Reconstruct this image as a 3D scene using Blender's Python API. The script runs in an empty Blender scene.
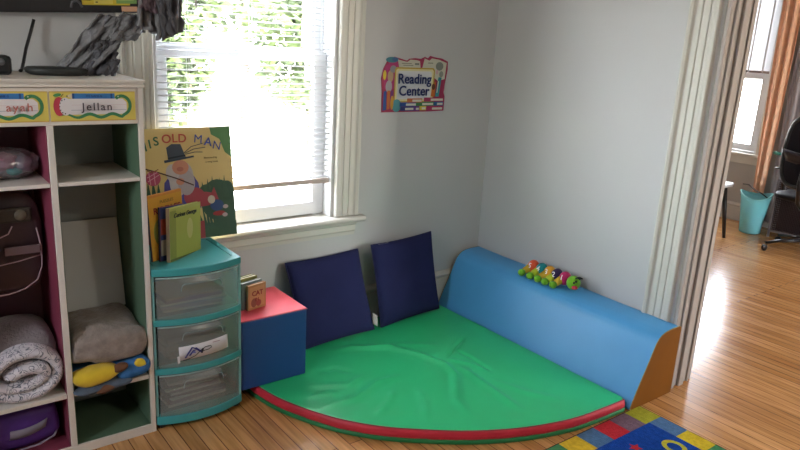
import bpy, bmesh, math, random
from mathutils import Vector, Matrix, noise, Euler
R = math.radians; PI = math.pi
S = bpy.context.scene
COL = S.collection
random.seed(7)

# ------------------------------------------------------------------ materials
def lin(c):
    if isinstance(c, str):
        c = c.lstrip('#'); c = tuple(int(c[i:i+2], 16)/255 for i in (0, 2, 4))
    return tuple((v/12.92 if v <= .04045 else ((v+.055)/1.055)**2.4) for v in c) + (1,)
MATS = {}
def mat(name, col, rough=.6, spec=.4, var=0, vscale=8, bump=0, bscale=60, metal=0, sheen=0, alpha=1, emis=None, es=1, trans=0):
    if name in MATS: return MATS[name]
    m = bpy.data.materials.new(name); m.use_nodes = True
    nt = m.node_tree; b = nt.nodes['Principled BSDF']
    c = lin(col)
    b.inputs['Base Color'].default_value = c
    b.inputs['Roughness'].default_value = rough
    b.inputs['Specular IOR Level'].default_value = spec
    b.inputs['Metallic'].default_value = metal
    b.inputs['Sheen Weight'].default_value = sheen
    tc = nt.nodes.new('ShaderNodeTexCoord')
    if var:
        n = nt.nodes.new('ShaderNodeTexNoise'); n.inputs['Scale'].default_value = vscale; n.inputs['Detail'].default_value = 4
        nt.links.new(tc.outputs['Object'], n.inputs['Vector'])
        r = nt.nodes.new('ShaderNodeValToRGB')
        r.color_ramp.elements[0].position = .3; r.color_ramp.elements[1].position = .7
        r.color_ramp.elements[0].color = tuple(v*(1-var) for v in c[:3])+(1,)
        r.color_ramp.elements[1].color = tuple(min(1, v*(1+var)) for v in c[:3])+(1,)
        nt.links.new(n.outputs['Fac'], r.inputs['Fac']); nt.links.new(r.outputs['Color'], b.inputs['Base Color'])
    if bump:
        n2 = nt.nodes.new('ShaderNodeTexNoise'); n2.inputs['Scale'].default_value = bscale; n2.inputs['Detail'].default_value = 3
        nt.links.new(tc.outputs['Object'], n2.inputs['Vector'])
        bp = nt.nodes.new('ShaderNodeBump'); bp.inputs['Strength'].default_value = bump; bp.inputs['Distance'].default_value = .01
        nt.links.new(n2.outputs['Fac'], bp.inputs['Height']); nt.links.new(bp.outputs['Normal'], b.inputs['Normal'])
    if emis:
        b.inputs['Emission Color'].default_value = lin(emis); b.inputs['Emission Strength'].default_value = es
    if alpha < 1: b.inputs['Alpha'].default_value = alpha
    if trans: b.inputs['Transmission Weight'].default_value = trans
    MATS[name] = m
    return m
def flatm(c):   # printed ink
    return mat('ink_'+c.strip('#'), c, .55, .3)

def glass_mat(name, tint='#ffffff', refl=.06, body=0, bodycol='#ffffff', rough=.02):
    m = bpy.data.materials.new(name); m.use_nodes = True; nt = m.node_tree
    for n in list(nt.nodes):
        if n.type == 'BSDF_PRINCIPLED': nt.nodes.remove(n)
    out = [n for n in nt.nodes if n.type == 'OUTPUT_MATERIAL'][0]
    t = nt.nodes.new('ShaderNodeBsdfTransparent'); t.inputs['Color'].default_value = lin(tint)
    g = nt.nodes.new('ShaderNodeBsdfGlossy'); g.inputs['Roughness'].default_value = rough
    mx = nt.nodes.new('ShaderNodeMixShader'); mx.inputs[0].default_value = refl
    nt.links.new(t.outputs[0], mx.inputs[1]); nt.links.new(g.outputs[0], mx.inputs[2])
    last = mx
    if body:
        d = nt.nodes.new('ShaderNodeBsdfDiffuse'); d.inputs['Color'].default_value = lin(bodycol)
        tl = nt.nodes.new('ShaderNodeBsdfTranslucent'); tl.inputs['Color'].default_value = lin(bodycol)
        ad = nt.nodes.new('ShaderNodeMixShader'); ad.inputs[0].default_value = .5
        nt.links.new(d.outputs[0], ad.inputs[1]); nt.links.new(tl.outputs[0], ad.inputs[2])
        m2 = nt.nodes.new('ShaderNodeMixShader'); m2.inputs[0].default_value = body
        nt.links.new(mx.outputs[0], m2.inputs[1]); nt.links.new(ad.outputs[0], m2.inputs[2]); last = m2
    nt.links.new(last.outputs[0], out.inputs['Surface'])
    MATS[name] = m
    return m

def floor_mat():
    m = bpy.data.materials.new('oak_strip_floor'); m.use_nodes = True; nt = m.node_tree; b = nt.nodes['Principled BSDF']
    L = nt.links.new; N = nt.nodes.new
    tc = N('ShaderNodeTexCoord'); mp = N('ShaderNodeMapping'); mp.inputs['Rotation'].default_value = (0, 0, R(90))
    L(tc.outputs['Object'], mp.inputs['Vector'])
    br = N('ShaderNodeTexBrick'); br.offset = .37; br.inputs['Scale'].default_value = 1
    br.inputs['Brick Width'].default_value = 1.9; br.inputs['Row Height'].default_value = .057
    br.inputs['Mortar Size'].default_value = .0019; br.inputs['Mortar Smooth'].default_value = .1
    br.inputs['Color1'].default_value = lin('#cf9f68'); br.inputs['Color2'].default_value = lin('#b5844e')
    br.inputs['Mortar'].default_value = lin('#66432a')
    L(mp.outputs['Vector'], br.inputs['Vector'])
    mp2 = N('ShaderNodeMapping'); mp2.inputs['Scale'].default_value = (38, 2.2, 1); L(tc.outputs['Object'], mp2.inputs['Vector'])
    n = N('ShaderNodeTexNoise'); n.inputs['Scale'].default_value = 1.6; n.inputs['Detail'].default_value = 6
    L(mp2.outputs['Vector'], n.inputs['Vector'])
    r = N('ShaderNodeValToRGB'); r.color_ramp.elements[0].position = .35; r.color_ramp.elements[0].color = (.76, .70, .63, 1)
    r.color_ramp.elements[1].position = .62; r.color_ramp.elements[1].color = (1.08, 1.04, 1, 1)
    L(n.outputs['Fac'], r.inputs['Fac'])
    n3 = N('ShaderNodeTexNoise'); n3.inputs['Scale'].default_value = 1.3; L(tc.outputs['Object'], n3.inputs['Vector'])
    r3 = N('ShaderNodeValToRGB'); r3.color_ramp.elements[0].color = (.8, .8, .84, 1); r3.color_ramp.elements[1].color = (1.15, 1.12, 1.05, 1)
    L(n3.outputs['Fac'], r3.inputs['Fac'])
    mx = N('ShaderNodeMix'); mx.data_type = 'RGBA'; mx.blend_type = 'MULTIPLY'; mx.inputs[0].default_value = 1
    L(br.outputs['Color'], mx.inputs[6]); L(r.outputs['Color'], mx.inputs[7])
    mx2 = N('ShaderNodeMix'); mx2.data_type = 'RGBA'; mx2.blend_type = 'MULTIPLY'; mx2.inputs[0].default_value = 1
    L(mx.outputs[2], mx2.inputs[6]); L(r3.outputs['Color'], mx2.inputs[7])
    L(mx2.outputs[2], b.inputs['Base Color'])
    b.inputs['Roughness'].default_value = .3; b.inputs['Specular IOR Level'].default_value = .8
    rr = N('ShaderNodeMapRange'); rr.inputs['To Min'].default_value = .15; rr.inputs['To Max'].default_value = .27
    L(n.outputs['Fac'], rr.inputs['Value']); L(rr.outputs['Result'], b.inputs['Roughness'])
    bp = N('ShaderNodeBump'); bp.inputs['Strength'].default_value = .12; bp.inputs['Distance'].default_value = .001
    L(br.outputs['Fac'], bp.inputs['Height']); bp.invert = True; L(bp.outputs['Normal'], b.inputs['Normal'])
    MATS['floor'] = m
    return m

def squiggle_mat():
    m = bpy.data.materials.new('patterned_fleece'); m.use_nodes = True; nt = m.node_tree; b = nt.nodes['Principled BSDF']
    L = nt.links.new; N = nt.nodes.new
    tc = N('ShaderNodeTexCoord'); n = N('ShaderNodeTexNoise'); n.inputs['Scale'].default_value = 34; n.inputs['Detail'].default_value = .5; n.inputs['Distortion'].default_value = 1.2
    L(tc.outputs['Object'], n.inputs['Vector'])
    r = N('ShaderNodeValToRGB'); e = r.color_ramp.elements
    e[0].position = .40; e[0].color = lin('#ccc7cb'); e[1].position = .455; e[1].color = lin('#454f5e')
    for p, c in ((.49, '#d2cdd0'), (.57, '#d4cdd1'), (.60, '#5a5b6c'), (.64, '#cbc4ca')):
        x = e.new(p); x.color = lin(c)
    L(n.outputs['Fac'], r.inputs['Fac']); L(r.outputs['Color'], b.inputs['Base Color'])
    b.inputs['Roughness'].default_value = .9; b.inputs['Specular IOR Level'].default_value = .1; b.inputs['Sheen Weight'].default_value = .3
    MATS['squiggle'] = m
    return m

def wall_mat(name, col):
    return mat(name, col, .55, .35, var=.03, vscale=1.5, bump=.06, bscale=25)

# ------------------------------------------------------------------ mesh builder
class MB:
    def __init__(s): s.v = []; s.f = []; s.m = []; s.sm = []
    def add(s, vs, fs, mi=0, smooth=False):
        o = len(s.v); s.v += [tuple(v) for v in vs]
        for f in fs: s.f.append([i+o for i in f]); s.m.append(mi); s.sm.append(smooth)
        return s
    def box(s, x0, x1, y0, y1, z0, z1, mi=0, rot=None, c=None):
        vs = [Vector((x, y, z)) for x in (x0, x1) for y in (y0, y1) for z in (z0, z1)]
        if rot:
            c = Vector(c if c else ((x0+x1)/2, (y0+y1)/2, (z0+z1)/2)); M = Euler(rot).to_matrix()
            vs = [M @ (v-c)+c for v in vs]
        return s.add(vs, [(0, 1, 3, 2), (4, 6, 7, 5), (0, 4, 5, 1), (2, 3, 7, 6), (0, 2, 6, 4), (1, 5, 7, 3)], mi)
    def prism(s, pts, axis, a, b, mi=0, smooth=False):
        n = len(pts)
        def P(p, t): return {'x': (t, p[0], p[1]), 'y': (p[0], t, p[1]), 'z': (p[0], p[1], t)}[axis]
        vs = [P(p, a) for p in pts]+[P(p, b) for p in pts]
        s.add(vs, [tuple(range(n))[::-1], tuple(range(n, 2*n))], mi)
        o = len(s.v)-2*n
        for i in range(n):
            j = (i+1) % n; s.f.append([o+i, o+j, o+n+j, o+n+i]); s.m.append(mi); s.sm.append(smooth)
        return s
    def tube(s, pts, r, n=10, mi=0, cap=True, flat=1):
        pts = [Vector(p) for p in pts]; rs = r if isinstance(r, (list, tuple)) else [r]*len(pts)
        vs = []; up = Vector((0, 0, 1)); prev = None
        for i, p in enumerate(pts):
            t = (pts[min(i+1, len(pts)-1)]-pts[max(i-1, 0)]).normalized()
            if prev is None:
                a = t.cross(up)
                if a.length < .05: a = t.cross(Vector((0, 1, 0)))
            else: a = prev - t*prev.dot(t)
            a.normalize(); prev = a; b = t.cross(a)
            for k in range(n):
                th = 2*PI*k/n; vs.append(p+a*math.cos(th)*rs[i]+b*math.sin(th)*rs[i]*flat)
        fs = []
        for i in range(len(pts)-1):
            for k in range(n):
                fs.append((i*n+k, i*n+(k+1) % n, (i+1)*n+(k+1) % n, (i+1)*n+k))
        s.add(vs, fs, mi, True)
        if cap:
            o = len(s.v)-len(vs)
            s.f.append([o+k for k in range(n)][::-1]); s.m.append(mi); s.sm.append(False)
            s.f.append([o+(len(pts)-1)*n+k for k in range(n)]); s.m.append(mi); s.sm.append(False)
        return s
    def lathe(s, prof, c=(0, 0, 0), n=24, mi=0, ax='z'):
        vs = []
        for r, z in prof:
            for k in range(n):
                th = 2*PI*k/n; x, y = r*math.cos(th), r*math.sin(th)
                v = {'z': (x, y, z), 'x': (z, x, y), 'y': (x, z, y)}[ax]
                vs.append((v[0]+c[0], v[1]+c[1], v[2]+c[2]))
        fs = [(i*n+k, i*n+(k+1) % n, (i+1)*n+(k+1) % n, (i+1)*n+k) for i in range(len(prof)-1) for k in range(n)]
        return s.add(vs, fs, mi, True)
    def ball(s, c, r, mi=0, nu=16, nv=10, fn=None):
        if not isinstance(r, (list, tuple)): r = (r, r, r)
        vs = []
        for i in range(nv+1):
            ph = PI*i/nv
            for k in range(nu):
                th = 2*PI*k/nu
                d = Vector((math.sin(ph)*math.cos(th), math.sin(ph)*math.sin(th), math.cos(ph)))
                q = fn(d) if fn else 1
                vs.append((c[0]+d.x*r[0]*q, c[1]+d.y*r[1]*q, c[2]+d.z*r[2]*q))
        fs = [(i*nu+k, (i+1)*nu+k, (i+1)*nu+(k+1) % nu, i*nu+(k+1) % nu) for i in range(nv) for k in range(nu)]
        return s.add(vs, fs, mi, True)
    def grid(s, fn, nu, nv, mi=0, smooth=True, closeu=False):
        vs = [fn(i/(nu if closeu else nu-1), j/(nv-1)) for j in range(nv) for i in range(nu)]
        fs = []
        for j in range(nv-1):
            for i in range(nu if closeu else nu-1):
                i2 = (i+1) % nu; fs.append((j*nu+i, j*nu+i2, (j+1)*nu+i2, (j+1)*nu+i))
        return s.add(vs, fs, mi, smooth)
    def xf(s, M):
        s.v = [tuple(M @ Vector(v)) for v in s.v]; return s
    def build(s, name, mats, parent=None, bevel=0, segs=2, loc=None, rot=None, subd=0, smooth=None, recalc=True, solid=0):
        me = bpy.data.meshes.new(name); me.from_pydata(s.v, [], s.f); me.update()
        if not isinstance(mats, (list, tuple)): mats = [mats]
        for m in mats: me.materials.append(m)
        for i, p in enumerate(me.polygons):
            p.material_index = s.m[i]; p.use_smooth = s.sm[i] if smooth is None else smooth
        if recalc:
            bm = bmesh.new(); bm.from_mesh(me)
            bmesh.ops.remove_doubles(bm, verts=bm.verts, dist=1e-6)
            bmesh.ops.recalc_face_normals(bm, faces=bm.faces); bm.to_mesh(me); bm.free()
        o = bpy.data.objects.new(name, me); COL.objects.link(o)
        if parent: o.parent = parent
        if loc: o.location = loc
        if rot: o.rotation_euler = rot
        if solid:
            b = o.modifiers.new('s', 'SOLIDIFY'); b.thickness = solid; b.offset = 0
        if bevel:
            b = o.modifiers.new('b', 'BEVEL'); b.width = bevel; b.segments = segs; b.limit_method = 'ANGLE'; b.angle_limit = R(35); b.harden_normals = False
        if subd:
            b = o.modifiers.new('u', 'SUBSURF'); b.levels = subd; b.render_levels = subd
        return o

def tag(o, label, cat, group=None, kind=None):
    o['label'] = label; o['category'] = cat
    if group: o['group'] = group
    if kind: o['kind'] = kind
    return o
def thing(name, label, cat, loc=(0, 0, 0), rz=0, group=None, rot=None):
    o = bpy.data.objects.new(name, None); COL.objects.link(o); o.location = loc
    o.rotation_euler = rot if rot else (0, 0, rz); o.empty_display_size = .05
    return tag(o, label, cat, group)
def struct(o, label=None):
    o['kind'] = 'structure'
    if label: o['label'] = label
    return o
def copy_tree(o, parent=None):
    c = o.copy(); COL.objects.link(c)
    if parent: c.parent = parent
    for ch in list(o.children): copy_tree(ch, c)
    return c

def text(name, body, size, m, parent=None, loc=(0, 0, 0), rot=(R(90), 0, 0), bold=0, shear=0, align='CENTER', ext=.0004, spacing=1):
    cu = bpy.data.curves.new(name, 'FONT'); cu.body = body; cu.size = size; cu.extrude = ext; cu.offset = bold; cu.shear = shear
    cu.align_x = align; cu.align_y = 'CENTER'; cu.space_character = spacing; cu.resolution_u = 4
    t = bpy.data.objects.new(name+'_tmp', cu); COL.objects.link(t)
    dg = bpy.context.evaluated_depsgraph_get(); me = bpy.data.meshes.new_from_object(t.evaluated_get(dg))
    bpy.data.objects.remove(t); bpy.data.curves.remove(cu)
    me.name = name; me.materials.clear(); me.materials.append(m)
    o = bpy.data.objects.new(name, me); COL.objects.link(o); o.location = loc; o.rotation_euler = rot
    if parent: o.parent = parent
    return o
def ell(cx, cz, rx, rz, n=20, a=0):
    ca, sa = math.cos(a), math.sin(a)
    return [(cx+rx*math.cos(2*PI*k/n)*ca-rz*math.sin(2*PI*k/n)*sa, cz+rx*math.cos(2*PI*k/n)*sa+rz*math.sin(2*PI*k/n)*ca) for k in range(n)]
def rect(x0, x1, z0, z1): return [(x0, z0), (x1, z0), (x1, z1), (x0, z1)]
def ribbon(pts, w):
    out = []; back = []
    for i, p in enumerate(pts):
        a = pts[max(i-1, 0)]; b = pts[min(i+1, len(pts)-1)]; dx, dz = b[0]-a[0], b[1]-a[1]; l = math.hypot(dx, dz) or 1
        ww = w[i] if isinstance(w, (list, tuple)) else w
        out.append((p[0]-dz/l*ww/2, p[1]+dx/l*ww/2)); back.append((p[0]+dz/l*ww/2, p[1]-dx/l*ww/2))
    return out, back
def clip_poly(P, x0, x1, z0, z1):
    for ax, v, sg_ in ((0, x0, 1), (0, x1, -1), (1, z0, 1), (1, z1, -1)):
        Q = []
        for i in range(len(P)):
            a, b = P[i-1], P[i]; da, db = sg_*(a[ax]-v), sg_*(b[ax]-v)
            if (da >= 0) != (db >= 0):
                t = da/(da-db); Q.append((a[0]+(b[0]-a[0])*t, a[1]+(b[1]-a[1])*t))
            if db >= 0: Q.append(b)
        P = Q
        if not P: return P
    return P
def art(name, parent, shapes, y0=0, step=.0001, loc=None, clip=None):
    """flat printed shapes on an upright face looking to -Y, each layer a hair in front of the last"""
    mats = []; mb = MB()
    for i, sh in enumerate(shapes):
        c, pts = sh[0], sh[1]
        if clip and len(sh) == 2:
            pts = clip_poly(pts, *clip)
            if len(pts) < 3: continue
        m = flatm(c)
        if m not in mats: mats.append(m)
        y = y0-step*(i+1)
        if len(sh) > 2:      # ribbon
            o, b = ribbon(pts, sh[2]); n = len(o)
            mb.add([(p[0], y, p[1]) for p in o+b], [(k, k+1, n+k+1, n+k) for k in range(n-1)], mats.index(m))
        else:
            mb.add([(p[0], y, p[1]) for p in pts], [tuple(range(len(pts)))], mats.index(m))
    o = mb.build(name, mats, parent, recalc=False)
    if loc: o.location = loc
    return o

# common materials
WHITE = mat('white_trim_paint', '#c8c6bc', .42, .45)
JAMB = mat('jamb_paint', '#a29a93', .45, .4)
WALLM = wall_mat('grey_wall_paint', '#bebebd')
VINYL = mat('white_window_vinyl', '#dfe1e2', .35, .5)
SLAT = mat('blind_slat', '#e9eaec', .45, .4)
BLACK = mat('black_plastic', '#17171a', .35, .5)
FLOORM = floor_mat()
GLASS = glass_mat('window_glass')
SQ = squiggle_mat()
def noise3(p, s=1, seed=0): return noise.noise(Vector(p)*s+Vector((seed*7.3, seed*3.1, seed)))

# ------------------------------------------------------------------ camera (measured from the room's vanishing lines)
cx_, sx_ = math.cos(.263666), math.sin(.263666); cy_, sy_ = math.cos(-.0572269), math.sin(-.0572269); cz_, sz_ = math.cos(.6667715), math.sin(.6667715)
fw = Vector((sz_*cx_, cz_*cx_, -sx_)); r0 = Vector((cz_, -sz_, 0)); d0 = fw.cross(r0)
rr_ = r0*cy_+d0*sy_; dd_ = -r0*sy_+d0*cy_
cam = bpy.data.cameras.new('camera'); camo = bpy.data.objects.new('camera', cam); COL.objects.link(camo)
Mx = Matrix(((rr_.x, -dd_.x, -fw.x, 0), (rr_.y, -dd_.y, -fw.y, 0), (rr_.z, -dd_.z, -fw.z, 1.5), (0, 0, 0, 1)))
camo.matrix_world = Mx; cam.lens = 683.3/800*36; cam.sensor_width = 36; cam.clip_start = .05; cam.clip_end = 200
S.camera = camo

# ------------------------------------------------------------------ room shell
YW = 2.785; XR = 2.79; XR2 = 3.0; H = 2.6; XL = -1.6; YF = -2.5; XF = 6.55; YB = 4.2
WX0, WX1, WZ0, WZ1 = .905, 1.765, .625, 2.1          # window opening near room
fl = MB().box(XL-.15, XR2+.01, YF-.15, YW+.02, -.12, 0); struct(fl.build('floor', FLOORM))
fl = MB().box(XR2+.01, XF+.05, YF-.15, YB+.05, -.12, 0); struct(fl.build('floor', FLOORM))
struct(MB().box(XL-.2, XF+.2, YF-.2, YW+.16, H, H+.12).box(XR, XF+.2, YW+.16, YB+.2, H, H+.12).build('ceiling', mat('ceiling_paint', '#e4e2de', .8, .2)))
w = MB().box(XL, WX0, YW, YW+.16, 0, H).box(WX1, XR, YW, YW+.16, 0, H).box(WX0, WX1, YW, YW+.16, 0, WZ0-.02).box(WX0, WX1, YW, YW+.16, WZ1, H)
struct(w.build('wall_back', WALLM))
DY0, DY1 = .42, 1.5
w = MB().box(XR, XR2, DY1, YB, 0, H).box(XR, XR2, YF, DY0, 0, H).box(XR, XR2, DY0, DY1, 2.12, H)
struct(w.build('wall_right', WALLM))
LW = (1.0, 1.65, 1.2, 1.9)      # unseen opening added in the left wall, sized for the side light it lets in
w = MB().box(XL-.15, XL, YF, LW[0], 0, H).box(XL-.15, XL, LW[1], YW+.16, 0, H).box(XL-.15, XL, LW[0], LW[1], 0, LW[2]).box(XL-.15, XL, LW[0], LW[1], LW[3], H)
struct(w.build('wall_left', WALLM))
struct(MB().box(XL-.15, XR2, YF-.15, YF, 0, H).build('wall_front', WALLM))
FW = (2.99, 3.85, .65, 2.35)
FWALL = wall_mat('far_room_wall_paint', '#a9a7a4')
w = MB().box(XF, XF+.15, YF, FW[0], 0, H).box(XF, XF+.15, FW[1], YB, 0, H).box(XF, XF+.15, FW[0], FW[1], 0, FW[2]).box(XF, XF+.15, FW[0], FW[1], FW[3], H)
struct(w.build('wall_far', FWALL))
struct(MB().box(XR2, XF+.15, YB, YB+.15, 0, H).build('wall_far_side', FWALL))
FD = (4.7, 5.9, .9, 2.1)        # unseen bare opening added in the front wall to light the far room
w = MB().box(XR2, FD[0], YF-.15, YF, 0, H).box(FD[1], XF+.15, YF-.15, YF, 0, H).box(FD[0], FD[1], YF-.15, YF, 0, FD[2]).box(FD[0], FD[1], YF-.15, YF, FD[3], H)
struct(w.build('wall_far_front', FWALL))

# moulded casing strip: profile of (across, proud)
CAS = [(0, 0), (0, .030), (.008, .034), (.018, .030), (.024, .020), (.030, .018), (.050, .018), (.054, .013), (.060, .018), (.084, .018), (.088, .013), (.094, .018), (.108, .018), (.113, .024), (.126, .024), (.130, .018), (.130, 0)]
def casing_y(mb, xo, sign, y, z0, z1):       # vertical strip on a wall facing -Y; xo outer edge
    mb.prism([(xo+sign*a, y-b) for a, b in CAS], 'z', z0, z1)
def casing_x(mb, yo, sign, x, z0, z1):
    mb.prism([(x-b, yo+sign*a) for a, b in CAS], 'z', z0, z1)
mb = MB(); casing_y(mb, WX1+.13, -1, YW, .64, WZ1+.0); casing_y(mb, WX0-.13, 1, YW, .64, WZ1)
mb.box(WX0-.13, WX1+.13, YW-.024, YW, WZ1, WZ1+.13)
struct(mb.build('trim_1', WHITE))
# stool and apron
mb = MB().prism([(YW+.10, .612), (YW-.052, .612), (YW-.060, .618), (YW-.062, .626), (YW-.058, .634), (YW-.050, .638), (YW+.10, .638)], 'x', WX0-.16, WX1+.16)
mb.prism([(YW, .612), (YW-.034, .612), (YW-.030, .596), (YW-.018, .588), (YW-.018, .560), (YW-.012, .552), (YW-.010, .535), (YW, .535)], 'x', WX0-.13, WX1+.125)
struct(mb.build('trim_2', WHITE))
# door casing + jamb lining
mb = MB(); casing_x(mb, DY1+.145, -1, XR, 0, 2.12); casing_x(mb, DY0-.145, 1, XR, 0, 2.12); mb.box(XR-.024, XR, DY0-.145, DY1+.145, 2.12, 2.25)
struct(mb.build('trim_3', WHITE))
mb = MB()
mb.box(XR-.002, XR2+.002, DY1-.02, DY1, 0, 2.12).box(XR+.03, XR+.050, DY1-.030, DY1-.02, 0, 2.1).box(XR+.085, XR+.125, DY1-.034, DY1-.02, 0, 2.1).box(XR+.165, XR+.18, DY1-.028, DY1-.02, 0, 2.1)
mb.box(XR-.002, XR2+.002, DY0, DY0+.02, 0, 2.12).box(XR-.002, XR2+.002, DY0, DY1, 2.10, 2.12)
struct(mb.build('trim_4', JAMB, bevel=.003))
mb = MB(); mb.prism([(XR2+b, DY1+.125-a) for a, b in CAS], 'z', 0, 2.12); mb.prism([(XR2+b, DY0-.125+a) for a, b in CAS], 'z', 0, 2.12)
struct(mb.build('trim_5', WHITE))
# baseboards
def base_prof(h, d=.018): return [(0, 0), (-d, 0), (-d, h-.045), (-d+.004, h-.038), (-d-.004, h-.030), (-d-.004, h-.02), (-.008, h-.008), (-.006, h), (0, h)]
def baseboard_y(name, y, x0, x1, h=.235, s=1):
    struct(MB().prism([(y+s*a, b) for a, b in base_prof(h)], 'x', x0, x1).build(name, WHITE))
baseboard_y('baseboard_back', YW, XL, XR-.001)
struct(MB().prism([(XR+a, b) for a, b in base_prof(.235)], 'y', DY1+.146, YW-.025).build('baseboard_right', WHITE))
struct(MB().prism([(XR+a, b) for a, b in base_prof(.235)], 'y', YF, DY0-.146).build('baseboard_right', WHITE))
FARB = mat('far_baseboard_paint', '#c2c0bc', .5)
struct(MB().prism([(XF+a, b) for a, b in base_prof(.17)], 'y', YF, YB).build('baseboard_far', FARB))
struct(MB().prism([(YB+a, b) for a, b in base_prof(.17)], 'x', XR2, XF-.025).build('baseboard_far_side', FARB))

# ------------------------------------------------------------------ window 1 (double hung, vinyl)
win = bpy.data.objects.new('window_1', None); COL.objects.link(win); win.location = (WX0, YW, WZ0); win['kind'] = 'structure'
win['label'] = 'white double hung window behind the drawers and books'
W = WX1-WX0
mb = MB().box(0, .018, .0, .155, .012, WZ1-WZ0).box(W-.018, W, .0, .155, .012, WZ1-WZ0).box(.018, W-.018, 0, .155, WZ1-WZ0-.018, WZ1-WZ0)
mb.box(.018, .030, .10, .115, .012, 1.45).box(W-.030, W-.018, .10, .115, .012, 1.45)
mb.box(.018, W-.018, .10, .155, .012, .022)
mb.build('window_frame', VINYL, win, bevel=.002)
def sash(name, y0, y1, z0, z1, railb, railt, st=.055):
    m_ = MB().box(.02, .02+st, y0, y1, z0, z1).box(W-.02-st, W-.02, y0, y1, z0, z1).box(.02+st, W-.02-st, y0, y1, z0, z0+railb).box(.02+st, W-.02-st, y0, y1, z1-railt, z1)
    m_.box(.02+st, .02+st+.008, y0+.006, y1-.006, z0+railb, z1-railt).box(W-.02-st-.008, W-.02-st, y0+.006, y1-.006, z0+railb, z1-railt)
    s_ = m_.build(name, VINYL, win, bevel=.003)
    MB().box(.02+st, W-.02-st, (y0+y1)/2-.002, (y0+y1)/2+.002, z0+railb, z1-railt).build('pane', GLASS, s_)
    return s_
low = sash('lower_sash', .065, .10, .022, .80, .062, .045)
up = sash('upper_sash', .108, .145, .765, WZ1-WZ0-.018, .045, .06)
MB().box(W/2-.03, W/2+.03, .052, .065, .785, .803).build('sash_lock', VINYL, low, bevel=.003)

# blind
bl = thing('window_blind', 'white horizontal slat blind lowered over most of the window behind the books', 'window blind', ((WX0+WX1)/2, YW+.022, WZ1-.02))
hw = W/2-.022
MB().box(-hw, hw, -.018, .018, -.03, 0).build('headrail', SLAT, bl, bevel=.003)
zb = .822-(WZ1-.02); n = 46
mb = MB(); top_ = -.045
for i in range(n+1):
    z = top_+(zb+.02-top_)*i/n
    tl = R(8)+R(2)*math.sin(i*1.7); dz = .0008*math.sin(i*2.3)
    vs = []
    for sx in (-hw, -hw*.33, hw*.33, hw):
        sag = -.0012*(1-(sx/hw)**2)
        for k, yy in enumerate((-.0125, -.006, 0, .006, .0125)):
            vs.append((sx, yy*math.cos(tl), z+dz+sag+yy*math.sin(tl)+.0022*(1-(yy/.0125)**2)))
    fs = [(a*5+k, (a+1)*5+k, (a+1)*5+k+1, a*5+k+1) for a in range(3) for k in range(4)]
    mb.add(vs, fs, 0, True)
mb.build('slats', SLAT, bl, recalc=False, solid=.0006)
MB().box(-hw, hw, -.013, .013, zb-.012, zb+.010).build('bottom_rail', mat('blind_bottom_rail', '#b9a9a0', .5), bl, bevel=.003)
for xx in (-hw+.13, 0, hw-.10):
    mb = MB()
    for yy in (-.0145, .0145): mb.tube([(xx, yy, -.03), (xx, yy, zb+.01)], .0007, 5)
    mb.build('ladder_cord', SLAT, bl)
MB().tube([(-hw+.155, -.03, -.02), (-hw+.157, -.034, -.5)], .0042, 8).build('tilt_wand', mat('wand_plastic', '#a79c96', .3), bl)

# ------------------------------------------------------------------ outdoors beyond the window
PAVE = mat('sunlit_concrete', '#e6e4dd', .9, .2, var=.05, vscale=3, bump=.1)
struct(MB().box(-14, 30, YW+.17, 45, -.95, -.8).box(XF+.2, 40, -20, YW+.17, -.95, -.8).build('ground', PAVE), 'pale sunlit driveway outside')
def leaf_crown(cx, cy, cz, rx, ry, rz, n, s, seed, nl=3):
    rd = random.Random(seed); mb = MB()
    lob = [(Vector((rd.uniform(-.5, .5)*rx, rd.uniform(-.5, .5)*ry, rd.uniform(-.45, .45)*rz)), rd.uniform(.45, .75)) for _ in range(7)]
    for _ in range(n):
        c, q = rd.choice(lob); d = Vector((rd.gauss(0, 1), rd.gauss(0, 1), rd.gauss(0, 1))).normalized()
        p = Vector((cx, cy, cz))+c+Vector((d.x*rx, d.y*ry, d.z*rz))*q*rd.uniform(.75, 1.05)
        a = Vector((rd.gauss(0, 1), rd.gauss(0, 1), rd.gauss(0, .5))).normalized(); b = a.cross(Vector((rd.gauss(0, 1), rd.gauss(0, 1), rd.gauss(0, 1)))).normalized()
        L = s*rd.uniform(.7, 1.3)
        mb.add([p-a*L, p-b*L*.45, p+a*L, p+b*L*.45], [(0, 1, 2, 3)], 0)
    return mb
def leafm(name, c, c2):
    m = bpy.data.materials.new(name); m.use_nodes = True; nt = m.node_tree; b = nt.nodes['Principled BSDF']
    tc = nt.nodes.new('ShaderNodeTexCoord'); n = nt.nodes.new('ShaderNodeTexNoise'); n.inputs['Scale'].default_value = 3
    r = nt.nodes.new('ShaderNodeValToRGB'); r.color_ramp.elements[0].color = lin(c); r.color_ramp.elements[1].color = lin(c2)
    r.color_ramp.elements[0].position = .35; r.color_ramp.elements[1].position = .65
    nt.links.new(tc.outputs['Object'], n.inputs['Vector']); nt.links.new(n.outputs['Fac'], r.inputs['Fac']); nt.links.new(r.outputs['Color'], b.inputs['Base Color'])
    b.inputs['Roughness'].default_value = .7
    return m
LEAF = leafm('sunny_leaves', '#1b2c10', '#3f4f1d'); BARK = mat('bark', '#5d4b3c', .9, var=.2, vscale=20)
def tree(label, x, y, tz, rx, ry, rz, n, s, seed, group='trees outside the window', nm='garden_tree', cat='tree'):
    t = thing(nm, label, cat, (x, y, -.8), 0, group)
    c = leaf_crown(0, 0, tz+.8, rx, ry, rz, n, s, seed).build('crown', LEAF, t, recalc=False); 
    MB().tube([(0, 0, -.02), (.03, 0, (tz+.8)*.5), (0, .03, tz+.8)], [.09*rx**.5, .07*rx**.5, .03], 8).build('trunk', BARK, t)
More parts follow.
